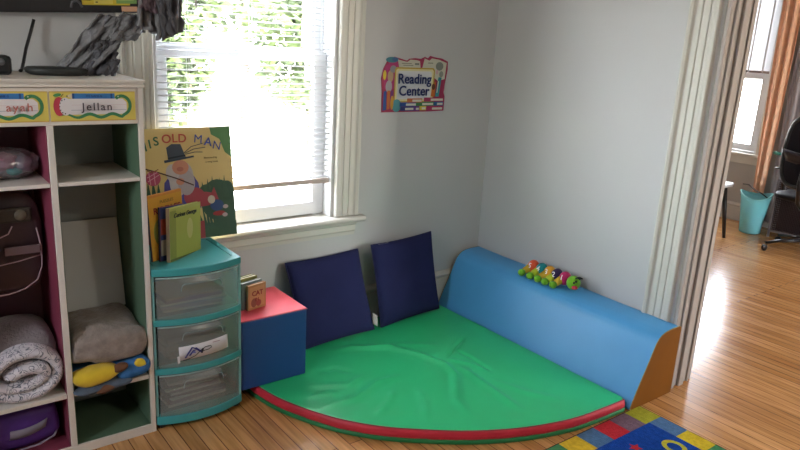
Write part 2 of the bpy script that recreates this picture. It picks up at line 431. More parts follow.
# placed along the view rays through the window (slopes x/y .32 to .63)
tree('leafy tree left of centre beyond the lower sash, pale green in full sun', 4.7, 12.5, 2.5, 1.6, 1.4, 1.4, 3200, .13, 1, None)
tree('leafy tree at the right side of the big window, reaching lowest over the driveway', 7.5, 12.8, 1.2, 1.5, 1.5, 1.9, 3600, .12, 2, None)
tree('tall tree seen high through the upper sash near its centre', 7.9, 17, 4.9, 2.6, 2.2, 1.6, 3400, .16, 3, None)
tree('small tree at the far left edge of the big window glass', 3.3, 9.5, 1.0, .5, .6, 1.1, 1600, .1, 4, None)
# neighbour house far behind
nh = thing('neighbour_house', 'pale neighbouring house with dark windows seen through the upper sash', 'house', (10, 30, -.8))
HW = mat('house_siding', '#dedad2', .8)
MB().box(-9, 9, 0, 6, 0, 5.4).build('wall', HW, nh)
MB().prism([(-9.5, 5.4), (9.5, 5.4), (6, 8.2), (-6, 8.2)], 'y', -.4, 6.4).build('roof', mat('grey_roof', '#9a9792', .9), nh)
HG = mat('dark_house_window', '#4a5050', .3)
for i in range(7):
    MB().box(-7.6+i*2.2, -6.7+i*2.2, -.05, .02, 3.0, 4.5).build('window', HG, nh)

# ------------------------------------------------------------------ cubby shelf
FRM = mat('cubby_white_laminate', '#d8d0c6', .5, .35)
GRN = mat('green_lining', '#536c55', .5, .4); GRND = mat('dark_green_back', '#a4a8a4', .5, .35); RED = mat('maroon_lining', '#82384b', .5, .4); REDD = mat('dark_maroon_back', '#80606a', .5, .35)
cub = thing('cubby_shelf', 'white cubby unit with maroon and green compartments standing left of the window', 'shelf', (.445, 2.37, 0))
C0, C1, D = -.30, .29, .33    # left outer, right outer (local x)
TOPZ = 1.325
MB().box(C1-.018, C1, 0, D, 0, 1.30).build('side_panel', FRM, cub, bevel=.002)
MB().box(C0, C0+.018, 0, D, 0, 1.30).build('side_panel', FRM, cub, bevel=.002)
MB().box(-.010, .010, 0, D-.012, .034, 1.18).build('divider', FRM, cub, bevel=.002)
MB().box(C0+.018, C1-.018, D-.012, D, .034, 1.29).build('back_panel', FRM, cub)
MB().box(C0+.018, C1-.018, 0, D-.012, .0, .034).build('bottom_board', FRM, cub, bevel=.002)
MB().box(C0+.018, C1-.018, -.002, .014, 1.18, 1.298).build('header_board', FRM, cub, bevel=.002)
mb = MB().box(C0-.006, C1+.004, -.012, D, 1.300, 1.310).box(C0-.002, C1, -.006, D, 1.310, 1.316).box(C0-.008, C1+.006, -.014, D, 1.316, TOPZ)
mb.build('top_board', FRM, cub, bevel=.0015)
for (a, b, g, gd) in ((.0105, C1-.0185, GRN, GRND), (C0+.0185, -.0105, RED, REDD)):
    MB().box(a, a+.002, .008, D-.0125, .0345, 1.18).box(b-.002, b, .008, D-.0125, .0345, 1.18).box(a, b, .008, D-.0125, .0345, .036).build('compartment_lining', g, cub)
    MB().box(a+.0021, b-.0021, D-.015, D-.0125, .037, 1.18).build('compartment_back', gd, cub)
    MB().box(a+.002, b-.002, 0, D-.016, .228, .244).build('shelf_board', FRM, cub, bevel=.0015)
    MB().box(a+.002, b-.002, 0, D-.016, .982, .995).build('shelf_board', FRM, cub, bevel=.0015)
HOOK = mat('white_hook_metal', '#8b8b8e', .4, .5)
for xc in (.105, -.13):
    mb = MB()
    for s_ in (-1, 1):
        mb.tube([(xc+s_*.022*math.cos(t), .10, .969+.012*-math.sin(t)) for t in [PI*k/8-.3 for k in range(9)]] if False else
                [(xc+s_*(.006+.016*(1-math.cos(k*PI/7))), .10-.004*k/7, .981-.016*math.sin(k*PI/7)) for k in range(8)], .0022, 7)
    mb.box(xc-.008, xc+.008, .094, .106, .9795, .9818)
    mb.build('coat_hook', HOOK, cub)

# name strips on the header
def strip(name, label, x0, x1, left_apple, word, wcol):
    t = thing(name, label, 'name tag', ((x0+x1)/2, 2.3655, 1.24), group='name strips on the cubby header')
    w_ = (x1-x0)/2; h = .047
    MB().box(-w_, w_, 0, .0018, -h, h).build('paper', mat('yellow_strip_paper', '#d6c35e', .6), t)
    sh = [('#c9a14e', rect(-w_, w_, h-.003, h)), ('#c9a14e', rect(-w_, w_, -h, -h+.003))]
    sh += [('#ded8d8', [(-w_+.035, .024), (w_-.04, .024), (w_-.028, .012), (w_-.028, -.014), (w_-.04, -.026), (-w_+.035, -.026)])]
    sh += [('#8f8f9c', rect(-w_+.04, w_-.03, -.0125, -.0112)), ('#c9a6aa', rect(-w_+.04, w_-.03, .004, .0048))]
    sh += [('#3c7ab8', rect(-w_+.065, w_-.065, .024, .041)), ('#274f86', rect(-w_+.065, -w_+.072, .024, .041)), ('#274f86', rect(w_-.078, w_-.072, .024, .041)), ('#d7c9a6', [(-w_+.065, .041), (-w_+.065, .024), (-w_+.046, .0325)]), ('#33435c', [(-w_+.052, .0355), (-w_+.052, .0295), (-w_+.046, .0325)])]
    pts = []
    for k in range(29):
        u = k/28; pts.append((-w_+.03+u*(2*w_-.075), -.030+.0055*math.sin(u*PI*5.2+.4)))
    for k in range(1, 12):
        a = -PI/2+PI*k/11; pts.append((w_-.045+.028*math.cos(a), .002+.031*math.sin(a)))
    pts.append((w_-.056, .030)); pts.append((w_-.062, .024))
    wd = [.004+.006*min(1, k/10) for k in range(len(pts))]; wd[-1] = .010; wd[-2] = .012
    sh += [('#3f7f54', pts, wd), ('#e8e4d0', ell(w_-.054, .031, .0022, .0022)), ('#23332a', ell(w_-.054, .031, .001, .001))]
    if left_apple:
        sh += [('#b9404e', ell(-w_+.026, 0, .017, .030)), ('#ded8d8', ell(-w_+.044, .0, .018, .028)), ('#4a8a50', ell(-w_+.022, .036, .012, .005, a=.2)), ('#23262e', [(-w_+.032, .03), (-w_+.040, .040)], .0018)]
        for k in range(7):
            a = PI/2+PI*k/6; sh += [('#3a3438', ell(-w_+.042+.015*math.cos(a), .022*math.sin(a), .0017, .0024, 8))]
    art('printed_border', t, sh, 0)
    text('lettering', word, .034, mat('ink_'+wcol, wcol, .6), t, (.008 if left_apple else .050, -.0060, -.002), bold=.0004, spacing=1.25)
    text('lettering', 'MY NAME IS', .009, mat('ink_dark_blue', '#1b2e55', .6), t, (0, -.0060, .0325))
    return t
strip('name_tag', 'right-hand yellow name strip with red apple and green snake on the cubby header', .449, .708, True, 'Jellan', '51464c')
strip('name_tag', 'left-hand yellow name strip with green snake, cut off by the photo edge', .184, .443, False, 'ayah', 'b06a62')

# ------------------------------------------------------------------ soft goods helper
def cushion(name, m, sx, sy, sz, parent=None, loc=(0, 0, 0), rot=(0, 0, 0), e=.35, amp=.01, fs=9, seed=1, nu=48, nv=24, crease=0):
    """rounded slab (superellipsoid) with gentle cloth undulation; base at z=0"""
    def sg(v, p): return math.copysign(abs(v)**p, v)
    mb = MB(); vs = []
    for j in range(nv+1):
        ph = -PI/2+PI*j/nv
        for i in range(nu):
            th = 2*PI*i/nu
            x = sg(math.cos(ph), e*1.6)*sg(math.cos(th), e); y = sg(math.cos(ph), e*1.6)*sg(math.sin(th), e); z = sg(math.sin(ph), e*1.9)
            p = Vector((x*sx/2, y*sy/2, z*sz/2)); nz = noise3(p, fs, seed)*amp+noise3(p, fs*2.3, seed+4)*amp*.5
            if crease: nz -= crease*max(0, math.sin(p.x*60+3*noise3(p, 8, seed)))**6
            d = Vector((x*.6, y*.6, z)).normalized(); p += d*nz
            vs.append((p.x, p.y, p.z+sz/2))
    lo = min(v[2] for v in vs); vs = [(v[0], v[1], v[2]-lo) for v in vs]
    fs_ = [(j*nu+i, j*nu+(i+1) % nu, (j+1)*nu+(i+1) % nu, (j+1)*nu+i) for j in range(nv) for i in range(nu)]
    mb.add(vs, fs_, 0, True)
    return mb.build(name, m, parent, loc=loc, rot=rot)

# contents: left column
bagm = glass_mat('clear_bag_film', '#f2eef2', .15, .25, '#cfc8cc', .15)
t = thing('plastic_bag', 'crumpled clear plastic bag of pink and teal cloth on the top left cubby shelf', 'bag', (.335, 2.50, .9955))
def crump(seed, a):
    def f(d): return 1+a*noise3(d, 3.2, seed)+a*.5*noise3(d, 8, seed)
    return f
MB().ball((0, 0, .052), (.088, .075, .050), 0, 36, 20, crump(2, .22)).build('clear_film', bagm, t)
for i, (c, p, r_) in enumerate((('#b7808f', (-.02, -.01, .058), (.05, .05, .030)), ('#7d7488', (.035, 0, .048), (.035, .05, .030)), ('#2f9a94', (.012, -.042, .030), (.022, .02, .012)), ('#9a8b95', (-.04, 0, .040), (.032, .045, .030)))):
    MB().ball(p, r_, 0, 24, 14, crump(i+5, .3)).build('cloth_bundle', mat('bag_cloth_%d' % i, c, .9), t)
# translucent backpack
t = thing('vinyl_backpack', 'smoky clear backpack with white piping hanging in the maroon middle compartment', 'backpack', (.300, 2.52, .60))
SMK = mat('smoky_vinyl', '#3d2b2e', .3, .5, var=.25, vscale=9)
cushion('body', SMK, .24, .09, .345, t, (0, .02, 0), e=.28, amp=.006, seed=3)
PIP = mat('pale_piping', '#a88f94', .5)
def arc(pts): return pts
pk = [(-.11, -.043, .15)]+[(-.11+.0*k, -.045, .15) for k in range(0)]
pk = [(-.118, -.036, .10), (-.118, -.040, .05), (-.10, -.043, .02), (-.05, -.045, .006), (0, -.045, .006), (.05, -.045, .018), (.09, -.044, .045), (.108, -.040, .09), (.110, -.038, .16), (.100, -.038, .225)]
MB().tube(pk, .0024, 8).build('piping', PIP, t)
MB().tube([(-.112, -.040, .108), (-.04, -.046, .108), (.04, -.046, .118), (.108, -.040, .130)], .002, 8).build('piping', PIP, t)
MB().tube([(-.06, -.045, .205), (-.01, -.046, .205), (.015, -.046, .215), (.028, -.046, .24)], .0022, 8).build('piping', PIP, t)
MB().box(.0, .106, -.0465, -.038, .140, .168).build('label_patch', mat('dusty_patch', '#6f5a5c', .6), t, bevel=.002)
MB().box(-.07, .09, -.0455, -.03, .25, .30).build('pocket', mat('olive_pocket', '#3c352c', .6), t, bevel=.01)
MB().lathe([(0.0001, -.0485), (.017, -.048), (.019, -.044)], (.055, 0, .275), 20, 0, 'y').build('badge', mat('dull_badge', '#66604f', .5), t)
MB().tube([(-.01, .0, .33), (-.012, .0, .358), (0, 0, .368), (.012, 0, .358), (.01, 0, .33)], .004, 8).build('hanging_loop', SMK, t)
# rolled blanket
t = thing('rolled_blanket', 'rolled plush grey blanket with swirl patterned lining on the lower left cubby shelf', 'blanket', (.298, 2.40, .2445))
GREYF = mat('grey_plush', '#80787a', .95, .1, var=.15, vscale=30, bump=.5, bscale=90, sheen=.4)
cushion('plush_cover', GREYF, .255, .26, .235, t, (0.005, .140, 0.0), (R(-6), 0, 0), e=.36, amp=.014, fs=9, seed=6)
def spiral(a0, a1, w0, w1, h0, h1, n=60):
    out = []
    for k in range(n+1):
        u = k/n; a = a0+(a1-a0)*u; u = max(0, (u-.38)/.62); out.append((math.cos(a)*(w0+(w1-w0)*u), math.sin(a)*(h0+(h1-h0)*u)))
    return out
sp = spiral(R(-215), R(530), .108, .040, .078, .004, 150)
mb = MB(); th = .019
o_, b_ = ribbon(sp, th*2)
cen = (.010, .100)
for side in (0,):
    prof = [(p[0]+cen[0], p[1]+cen[1]) for p in o_], [(p[0]+cen[0], p[1]+cen[1]) for p in b_]
    n_ = len(o_)
    def P(i, j):   # j: 0 back outer,1 front outer,2 mid front bulge,3 front inner,4 back inner
        a, b = prof[0][i], prof[1][i]; fr = -.026+.012*noise3((a[0]*12, a[1]*12, i*.05), 1, 4)
        if j == 0: return (a[0], .10, a[1])
        if j == 1: return (a[0], fr+.014, a[1])
        if j == 2: return (a[0]*.75+b[0]*.25, fr+.002, a[1]*.75+b[1]*.25)
        if j == 3: return ((a[0]+b[0])/2, fr-.004, (a[1]+b[1])/2)
        if j == 4: return (a[0]*.25+b[0]*.75, fr+.002, a[1]*.25+b[1]*.75)
        if j == 5: return (b[0], fr+.014, b[1])
        return (b[0], .10, b[1])
    vs = [P(i, j) for i in range(n_) for j in range(7)]
    fs_ = [(i*7+j, i*7+j+1, (i+1)*7+j+1, (i+1)*7+j) for i in range(n_-1) for j in range(6)]
    mb.add(vs, fs_, 0, True)
    mb.add([P(0, j) for j in range(7)], [tuple(range(7))]); mb.add([P(n_-1, j) for j in range(7)], [tuple(range(7))])
lo = min(v[2] for v in mb.v); mb.v = [(v[0], v[1], v[2]-lo+.001) for v in mb.v]
mb.build('patterned_lining', SQ, t)
# purple item at the bottom
t = thing('purple_lunch_bag', 'purple zipped lunch bag with grey label in the bottom left compartment', 'bag', (.300, 2.54, .0365))
PUR = mat('purple_nylon', '#4b2a78', .5, .4, var=.2, vscale=8, bump=.2)
cushion('body', PUR, .235, .24, .165, t, (0, 0, 0), (0, 0, 0), e=.3, amp=.008, seed=9)
MB().tube([(-.10, -.118, .022), (-.04, -.126, .016), (.04, -.126, .020), (.09, -.120, .036), (.112, -.09, .052)], .0035, 8).build('piping', mat('grey_piping', '#8b7f90', .5), t)
mb = MB(); mb.grid(lambda u, v: (-.065+.13*u+.008*v, -.126+.006*(2*u-1)**2, .062+.032*v+.03*(u-.3)**2*1.2), 12, 3)
mb.build('label_patch', mat('grey_label', '#7c7684', .6), t, solid=.002)

# contents: right column
t = cushion('grey_folded_blanket', mat('taupe_blanket', '#8f837b', .95, .1, var=.18, vscale=40, bump=.5, bscale=120, sheen=.3), .268, .28, .135, None, (.585, 2.500, .318), (R(4), R(3), 0), e=.32, amp=.018, fs=11, seed=12, nu=72, nv=32)
tag(t, 'taupe brown folded blanket on top of the yellow and blue one in the green cubby', 'blanket')
# yellow/blue blanket: several fold lobes
t = thing('folded_blanket', 'yellow and blue printed blanket folded under the taupe one, hanging over the shelf edge', 'blanket', (.585, 2.49, .2445))
YEL = mat('yellow_fleece', '#d6b534', .9, .1, var=.12, vscale=10, sheen=.2); BLU = mat('blue_fleece', '#3d6ea3', .9, .1, var=.2, vscale=25); BRN = mat('brown_fleece', '#6d4b37', .9, .1); SLB = mat('slate_fleece', '#56616f', .9, .1, var=.2, vscale=20)
cushion('blue_layer', BLU, .25, .25, .070, t, (.0, .01, 0), (0, 0, 0), e=.35, amp=.010, seed=21)
cushion('slate_fold', SLB, .20, .07, .042, t, (-.036, -.122, -.018), (0, R(-2), 0), e=.6, amp=.010, seed=22)
cushion('brown_patch', BRN, .07, .035, .030, t, (-.030, -.146, -.014), (0, R(-8), 0), e=.7, amp=.006, seed=23)
cushion('yellow_fold', YEL, .160, .09, .074, t, (-.052, -.116, .014), (0, R(-3), R(2)), e=.55, amp=.012, seed=24, nu=60, nv=30)
cushion('blue_fold', BLU, .125, .08, .072, t, (.076, -.106, .004), (0, R(-6), R(4)), e=.5, amp=.012, seed=25, nu=60, nv=30)
cushion('brown_fold', BRN, .065, .04, .034, t, (.022, -.134, .046), (0, R(-14), 0), e=.7, amp=.006, seed=26)
cushion('yellow_patch', YEL, .050, .035, .040, t, (.092, -.132, .044), (0, R(14), 0), e=.7, amp=.006, seed=27)
# white leaning board
t = MB().box(-.105, .105, -.003, .003, 0, .345).build('white_board', mat('white_card', '#cfcfcb', .6), None, bevel=.001, loc=(.603, 2.605, .445), rot=(R(-10), 0, 0))
tag(t, 'blank white board leaning against the back of the green middle cubby', 'board')

# ------------------------------------------------------------------ on top of the cubby
TV = thing('television', 'black flat screen with yellow stickers on its bottom edge, above the cubby shelf', 'television', (.60, 2.735, 1.53), rot=(0, R(-3.5), 0))
MB().box(-.50, .245, -.02, .045, 0, .46).build('screen_housing', mat('tv_black', '#1d1c1f', .4, .5), TV, bevel=.006)
MB().box(-.485, .23, -.0215, -.019, .062, .445).build('screen', mat('tv_screen', '#0c0d10', .12, .6), TV)
sh = [('#d6bb3f', rect(-.006, .245-.085, .030, .062)), ('#b9a030', rect(-.004, .028, .044, .060)), ('#3b3420', rect(.0, .024, .046, .054)), ('#e0cf66', rect(.034, .10, .034, .056)), ('#4a4630', rect(.040, .048, .038, .042)), ('#7da35c', rect(.112, .185, .036, .062)), ('#a9bd72', rect(.118, .175, .046, .058)), ('#d2a383', rect(.118, .165, .012, .030))]
sh[7] = ('#d2a383', rect(.128, .185, .008, .026))
sh = [(c, [(x*1.0+.052, z-.004) for x, z in p]) for c, p in sh]
sh = [(c, clip_poly(p, 0, .243, 0, .5)) for c, p in sh]
art('energy_sticker', TV, sh, -.0205)
MB().tube([(.008, -.022, .016), (.014, -.024, .036), (.028, -.024, .040), (.038, -.024, .032), (.044, -.022, .018)], .0045, 8).build('maker_emblem', mat('dull_chrome', '#5f5f63', .4, .5, metal=.3), TV)
MB().box(-.38, -.27, -.0225, -.019, .032, .040).build('maker_plate', mat('dull_chrome2', '#77777b', .35), TV)
# bracket to the wall
MB().box(-.2, 0, .03, .049, .15, .3).build('wall_bracket', BLACK, TV)
t = MB().tube([(.492, 2.750, 1.50), (.480, 2.752, 1.46), (.458, 2.740, 1.40), (.440, 2.70, 1.355), (.425, 2.655, TOPZ+.0062), (.418, 2.640, TOPZ+.006)], .0055, 8).build('power_cord', BLACK)
tag(t, 'black cord hanging down from the screen to the cubby top', 'cord')
t = MB().lathe([(.0001, 0), (.085, 0), (.10, .006), (.105, .016), (.095, .020), (.0001, .022)], (0, 0, 0), 40).xf(Matrix.Diagonal((1.0, .75, 1.25, 1))).build('black_tray', mat('black_tray', '#2b2d2c', .45, .4), None, loc=(.520, 2.56, TOPZ))
tag(t, 'flat black oval dish lying on the cubby top beside the grey jacket', 'dish')
t = thing('speaker_box', 'small black gadget on the cubby top at the left photo edge', 'gadget', (.322, 2.55, TOPZ))
MB().box(-.06, .055, -.04, .04, 0, .06).build('housing', BLACK, t, bevel=.012)
MB().lathe([(.0001, -.043), (.009, -.042), (.012, -.038)], (.025, 0, .040), 16, 0, 'y').build('dial', mat('dial_grey', '#5d5d60', .3), t)
MB().lathe([(.0001, -.043), (.016, -.042), (.018, -.038)], (-.02, 0, .028), 16, 0, 'y').build('dial', mat('dial_dark', '#2d3330', .4), t)

# grey jacket: bundle draped from the hook down over the cubby top
JK = mat('grey_jacket_cloth', '#77777a', .7, .3, var=.22, vscale=14, bump=.35, bscale=70)
JKP = mat('jacket_lining_pinkish', '#6b5b62', .8, .2)
JK2 = mat('grey_jacket_inner', '#55555a', .85, .2, var=.2, vscale=14, bump=.3, bscale=70)
jk = thing('grey_jacket', 'crumpled grey jacket bunched beside the screen and draped onto the cubby top', 'jacket', (.68, 2.62, TOPZ))
def sheet(name, m, A, B, Cc, Dd, amp, seed, nu=40, nv=30, fold=5, dep=.02):
    A, B, Cc, Dd = map(Vector, (A, B, Cc, Dd)); nrm = (B-A).cross(Dd-A).normalized()
    def f(u, v):
        p = A*(1-u)*(1-v)+B*u*(1-v)+Cc*u*v+Dd*(1-u)*v
        w_ = amp*noise3((u*3, v*2.2, 0), 1.6, seed)+amp*.6*noise3((u*7, v*5, 1), 1.5, seed+2)+amp*.25*noise3((u*16, v*13, 1), 1.5, seed+6)
        w_ += dep*math.sin((u*fold+v*1.3+noise3((u*2, v*2, 3), 1, seed))*PI)*(.4+.6*v)
        ed = .012*noise3((u*9, v*9, 5), 1, seed)
        q = p+nrm*w_; return (q.x+ed, q.y, q.z+ed*.6)
    return MB().grid(f, nu, nv).build(name, m, jk, solid=.006, smooth=True)
# left drape running down-left from the screen's right end to the cubby top
sheet('draped_sleeve', JK, (-.02, -.055, .205), (.118, -.070, .190), (-.075, -.11, .014), (-.170, -.03, .012), .024, 3, fold=5, dep=.013, nu=60, nv=50)
sheet('draped_cuff', JK, (.05, -.085, .215), (.125, -.085, .200), (.095, -.09, .125), (.0, -.10, .120), .014, 8, fold=3, dep=.010)
sheet('draped_hem', JK2, (-.055, -.075, .105), (.034, -.085, .128), (.014, -.10, .002), (-.095, -.10, .004), .014, 5, fold=3, dep=.012)
cushion('bunched_sleeve', JK, .11, .10, .030, jk, (-.075, -.045, .0), (0, 0, R(10)), e=.8, amp=.012, seed=31)
# upper bundle at right, hanging folds
sheet('hanging_back', JK, (.075, -.10, .46), (.205, -.085, .46), (.175, -.10, .140), (.090, -.115, .175), .018, 41, fold=5, dep=.016)
sheet('hanging_front', JK, (.165, -.085, .46), (.275, -.080, .46), (.250, -.095, .160), (.150, -.110, .128), .020, 43, fold=6, dep=.018)
sheet('hanging_lining', JK2, (.135, -.122, .40), (.185, -.122, .40), (.215, -.128, .150), (.172, -.130, .130), .010, 45, fold=3, dep=.010)
sheet('pink_lining', JKP, (.080, -.128, .42), (.140, -.130, .42), (.150, -.130, .215), (.095, -.128, .235), .012, 47, fold=2, dep=.010)
cushion('bunched_collar', JK, .10, .05, .16, jk, (.165, -.075, .30), (0, R(8), 0), e=.8, amp=.02, seed=35)
MB().tube([(.14, -.02, .15), (.15, .0, .28), (.15, .06, .36), (.15, .125, .40)], .006, 8).build('hanging_loop', JK, jk)

# ------------------------------------------------------------------ drawer tower
TEAL = mat('teal_plastic', '#3d9a9c', .35, .5); TEALD = TEAL
FROST = glass_mat('frosted_drawer_plastic', '#f4f7f5', .07, .24, '#d9e0dd', .25)
dr = thing('drawer_tower', 'teal three drawer plastic tower with frosted drawers standing between cubby and blue box', 'drawers', (.912, 2.37, 0))
HWd = .174; DD = .31; BOW = .042
def bow(x): return -BOW*(1-(x/HWd)**2)
def bowpoly(y_back, off=0, hw=HWd, n=14, inset=0):
    pts = [(-hw+2*hw*k/n, bow((-hw+2*hw*k/n)*HWd/hw)+off) for k in range(n+1)]
    return pts+[(hw, y_back), (-hw, y_back)]
mb = MB().prism(bowpoly(DD), 'z', .624, .652)
mb.build('top_panel', TEAL, dr, bevel=.004)
mb = MB().box(-HWd+.02, -HWd+.024, .05, DD-.02, .6515, .654).box(HWd-.03, HWd-.024, .03, DD-.02, .6515, .654).box(-HWd+.024, HWd-.03, DD-.026, DD-.02, .6515, .654)
mb.build('top_ridge', mat('teal_ridge', '#2a7f7c', .4), dr)
for z0, z1_ in ((.430, .454), (.232, .257), (.022, .056)):
    MB().prism(bowpoly(DD, 0), 'z', z0, z1_).build('deck', TEAL, dr, bevel=.003)
for s_ in (-1, 1):
    for yy in (.004, DD-.022):
        MB().box(s_*HWd-(.010 if s_ > 0 else 0), s_*HWd+(0 if s_ > 0 else .010), yy, yy+.012, .056, .626).build('corner_post', mat('teal_translucent_post', '#7fb5b4', .4, .4), dr, bevel=.002)
mb = MB()
for s_ in (-1, 1): mb.box(s_*(HWd-.004)-.0015, s_*(HWd-.004)+.0015, .022, DD-.022, .056, .626)
mb.box(-HWd+.012, HWd-.012, DD-.006, DD-.003, .056, .626)
mb.build('side_skin', glass_mat('frosted_side', '#e6f0ee', .08, .4, '#9cc8c4', .3), dr)
CAST = mat('black_caster', '#1b1c20', .5)
for sx in (-1, 1):
    for yy in (.015, DD-.03):
        c_ = MB().lathe([(.0001, -.010), (.013, -.010), (.015, -.006), (.015, .006), (.013, .010), (.0001, .010)], (sx*(HWd-.022), yy, .0151), 18, 0, 'x').build('caster', CAST, dr)
        MB().box(sx*(HWd-.022)-.014, sx*(HWd-.022)+.014, yy-.016, yy+.016, .012, .022).build('caster_plate', CAST, c_, bevel=.003)
PAPS = ['#a9a39c', '#8c7f86', '#6f7a86', '#b4aaa0', '#7a5a68', '#9b7f60', '#5e6a5c']
def drawer(z0, z1, idx):
    hw = HWd-.014; h = z1-z0
    n = 16; f = []
    # front: bowed sheet with rim and embossed arched grip
    d = MB()
    def F(u, v):
        x = -hw+2*hw*u; y = bow(x)+.006
        gx = abs(x)/(hw*.52)
        g = max(0, 1-gx**6) if gx < 1 else 0
        vv = v
        if g > 0 and .70 < vv < .93: y -= .012*g*math.sin((vv-.70)/.23*PI)**.6
        return (x, y, z0+h*v)
    d.grid(F, 41, 25)
    dro = d.build('drawer', FROST, dr, solid=.0022)
    tub = MB()
    tub.box(-hw, -hw+.002, .02, DD-.02, z0, z1-.03).box(hw-.002, hw, .02, DD-.02, z0, z1-.03).box(-hw, hw, DD-.022, DD-.02, z0, z1-.03).box(-hw, hw, .02, DD-.02, z0, z0+.002)
    tub.build('tub', FROST, dro)
    # rim of the grip
    pts = []
    for k in range(17):
        a = PI*k/16; x = -hw*.5*math.cos(a); pts.append((x, bow(x)-.004, z0+h*(.66+.17*min(1, 2.2*math.sin(a)))))
    MB().tube(pts, .0013, 6).build('grip_ridge', mat('frost_ridge', '#8f9b99', .4), dro)
    mb_ = MB().tube([(-hw+2*hw*k/12, bow(-hw+2*hw*k/12)+.004, z1-.004) for k in range(13)], .0028, 6)
    mb_.build('rim', mat('frost_rim', '#9fb4b4', .3), dro)
    return dro
zs = [(.4545, .621), (.2575, .428), (.0565, .230)]
for i, (a, b) in enumerate(zs): dr_i = drawer(a, b, i)
# papers in the drawers
def papers(label, z0, n, zc, seed, xo=0, cols=PAPS):
    rd = random.Random(seed); t = thing('paper_stack', label, 'papers', (.912+xo, 2.52, z0+.0025), 0, 'paper stacks in the drawers')
    z = 0
    for k in range(n):
        th_ = rd.uniform(.006, .016); w_ = rd.uniform(.095, .13); a = rd.uniform(-.09, .09)
        MB().box(-w_, w_, -.105, .10, z, z+th_-.0004).build('paper_bundle', mat('paper_'+cols[k % len(cols)], cols[k % len(cols)], .8), t, rot=(0, 0, a)); z += th_
papers('stack of folders and papers showing through the top frosted drawer', .4545, 6, 0, 3)
papers('stack of papers showing behind the name slip in the middle drawer', .2575, 8, 0, 4, cols=['#8a8078', '#6c625e', '#7f7570'])
papers('stack of booklets showing through the bottom frosted drawer', .0565, 9, 0, 5, cols=['#b7aab0', '#8a7480', '#c2bab8', '#6b5f66'])
t = thing('logo_card', 'white slip with blue and black AP logo in the middle drawer front', 'card', (.925, 2.3295, .318), rot=(0, R(-3), 0))
MB().grid(lambda u, v: (-.105+.195*u, bow(-.105+.195*u+.013)+.0405, -.0265+.056*v), 20, 3).build('card', mat('white_card2', '#d9d6d8', .5), t, solid=.001)
sh = [('#2c2f7d', [(-.066, -.012), (-.040, .018), (-.024, .008), (-.036, .006), (-.052, -.008)], .006), ('#2c2f7d', [(-.030, .014), (-.016, .000), (-.008, -.006)], .006), ('#7580c0', [(-.044, -.002), (-.034, .006), (-.028, -.003)]),
      ('#23232b', [(-.075, -.018), (-.05, -.017), (-.03, -.012), (-.010, .002), (.004, .008), (.022, .008), (.026, .002), (.014, -.003), (-.006, -.003)], .0028), ('#23232b', [(-.004, .006), (-.010, -.010)], .006), ('#9b6570', rect(.03, .055, .016, .018))]
sh = [(q[0], [(x*1.15-.012, z*1.2) for x, z in q[1]])+tuple(w__*1.2 for w__ in q[2:]) for q in sh]
art('printed_logo', t, sh, -.0040)
MB().box(-.114, -.105, .006, .0075, -.034, -.006).build('card_tab', mat('white_card2', '#d9d6d8'), t)

# ------------------------------------------------------------------ books on the drawers
def book(name, label, w, h, th, cover, loc, rot, pages='#d9d2c4', shapes=(), texts=(), spine=None, group=None):
    """upright book; origin at bottom left front corner, cover faces -Y, spine at x=0"""
    t = thing(name, label, 'book', loc, rot=rot, group=group)
    cm = mat('cover_'+cover, cover, .4, .45)
    mb_ = MB().box(0, w, 0, .0025, 0, h).box(0, w, th-.0025, th, 0, h).box(0, .0025, .0025, th-.0025, 0, h)
    mb_.build('cover', cm, t, bevel=.0008)
    MB().box(.003, w-.003, .0027, th-.0027, .003, h-.003).build('pages', mat('pages_'+pages, pages, .8), t)
    if spine: MB().box(-.0006, -.0001, 0, th, 0, h).build('spine_strip', mat('spine_'+spine, spine, .45), t)
    if shapes: art('cover_print', t, shapes, -.0002, clip=(.001, w-.001, .001, h-.001))
    for tx in texts:
        body, size, col, x, z = tx[:5]; kw = tx[5] if len(tx) > 5 else {}
        text('lettering', body, size, flatm(col), t, (x, -.0001*len(shapes)-.0012, z), rot=(R(90), 0, 0) if 'a' not in kw else (R(90), -kw.pop('a'), 0), **kw)
    return t
BW, BH = .442, .46
# big song book: hat, beard, face, bushes, bundle on a stick
sh = [('#5b8a57', [(BW, BH), (BW, BH-.13), (BW-.03, BH-.105), (BW-.05, BH-.05), (BW-.085, BH-.03), (BW-.09, BH)])]
sh += [('#3f5f4a', ell(.315, .11, .075, .10)), ('#3f5f4a', ell(.345, .06, .05, .12)), ('#47684c', ell(.27, .14, .04, .05)), ('#3a5a47', ell(.36, .15, .03, .05))]
sh += [('#3f5f4a', [(x, .0), (x-.012+.004*(i % 3), .085+.02*(i % 4)), (x+.012, .0)]) for i, x in enumerate([.235, .25, .262, .275, .29, .30, .315, .33, .345])]
sh += [('#3f5f4a', [(x-.012, .12), (x+.004*((i % 3)-1), .205+.012*(i % 3)), (x+.012, .12)]) for i, x in enumerate([.255, .275, .292, .31, .328, .345, .358])]
sh += [('#3b5a42', [(x-.012, .13), (x, .215+.012*(i % 3)), (x+.012, .13)]) for i, x in enumerate([.008, .03, .05, .07])]
sh += [('#4c4a8e', [(.085, .10), (.095, .21), (.125, .25), (.21, .25), (.235, .20), (.245, .12), (.24, .08), (.09, .06)])]
sh += [('#a4474e', ell(.215, .135, .045, .045)), ('#a4474e', ell(.25, .12, .06, .035))]
sh += [('#b9b2b2', ell(.165, .235, .052, .075)), ('#c3bcba', ell(.150, .205, .034, .062)), ('#b0a8aa', ell(.185, .205, .036, .060)), ('#bdb6b5', ell(.128, .255, .024, .04))]
sh += [('#c98c72', ell(.165, .278, .034, .034)), ('#b87562', ell(.163, .270, .014, .011)), ('#c98c72', ell(.160, .212, .017, .016))]
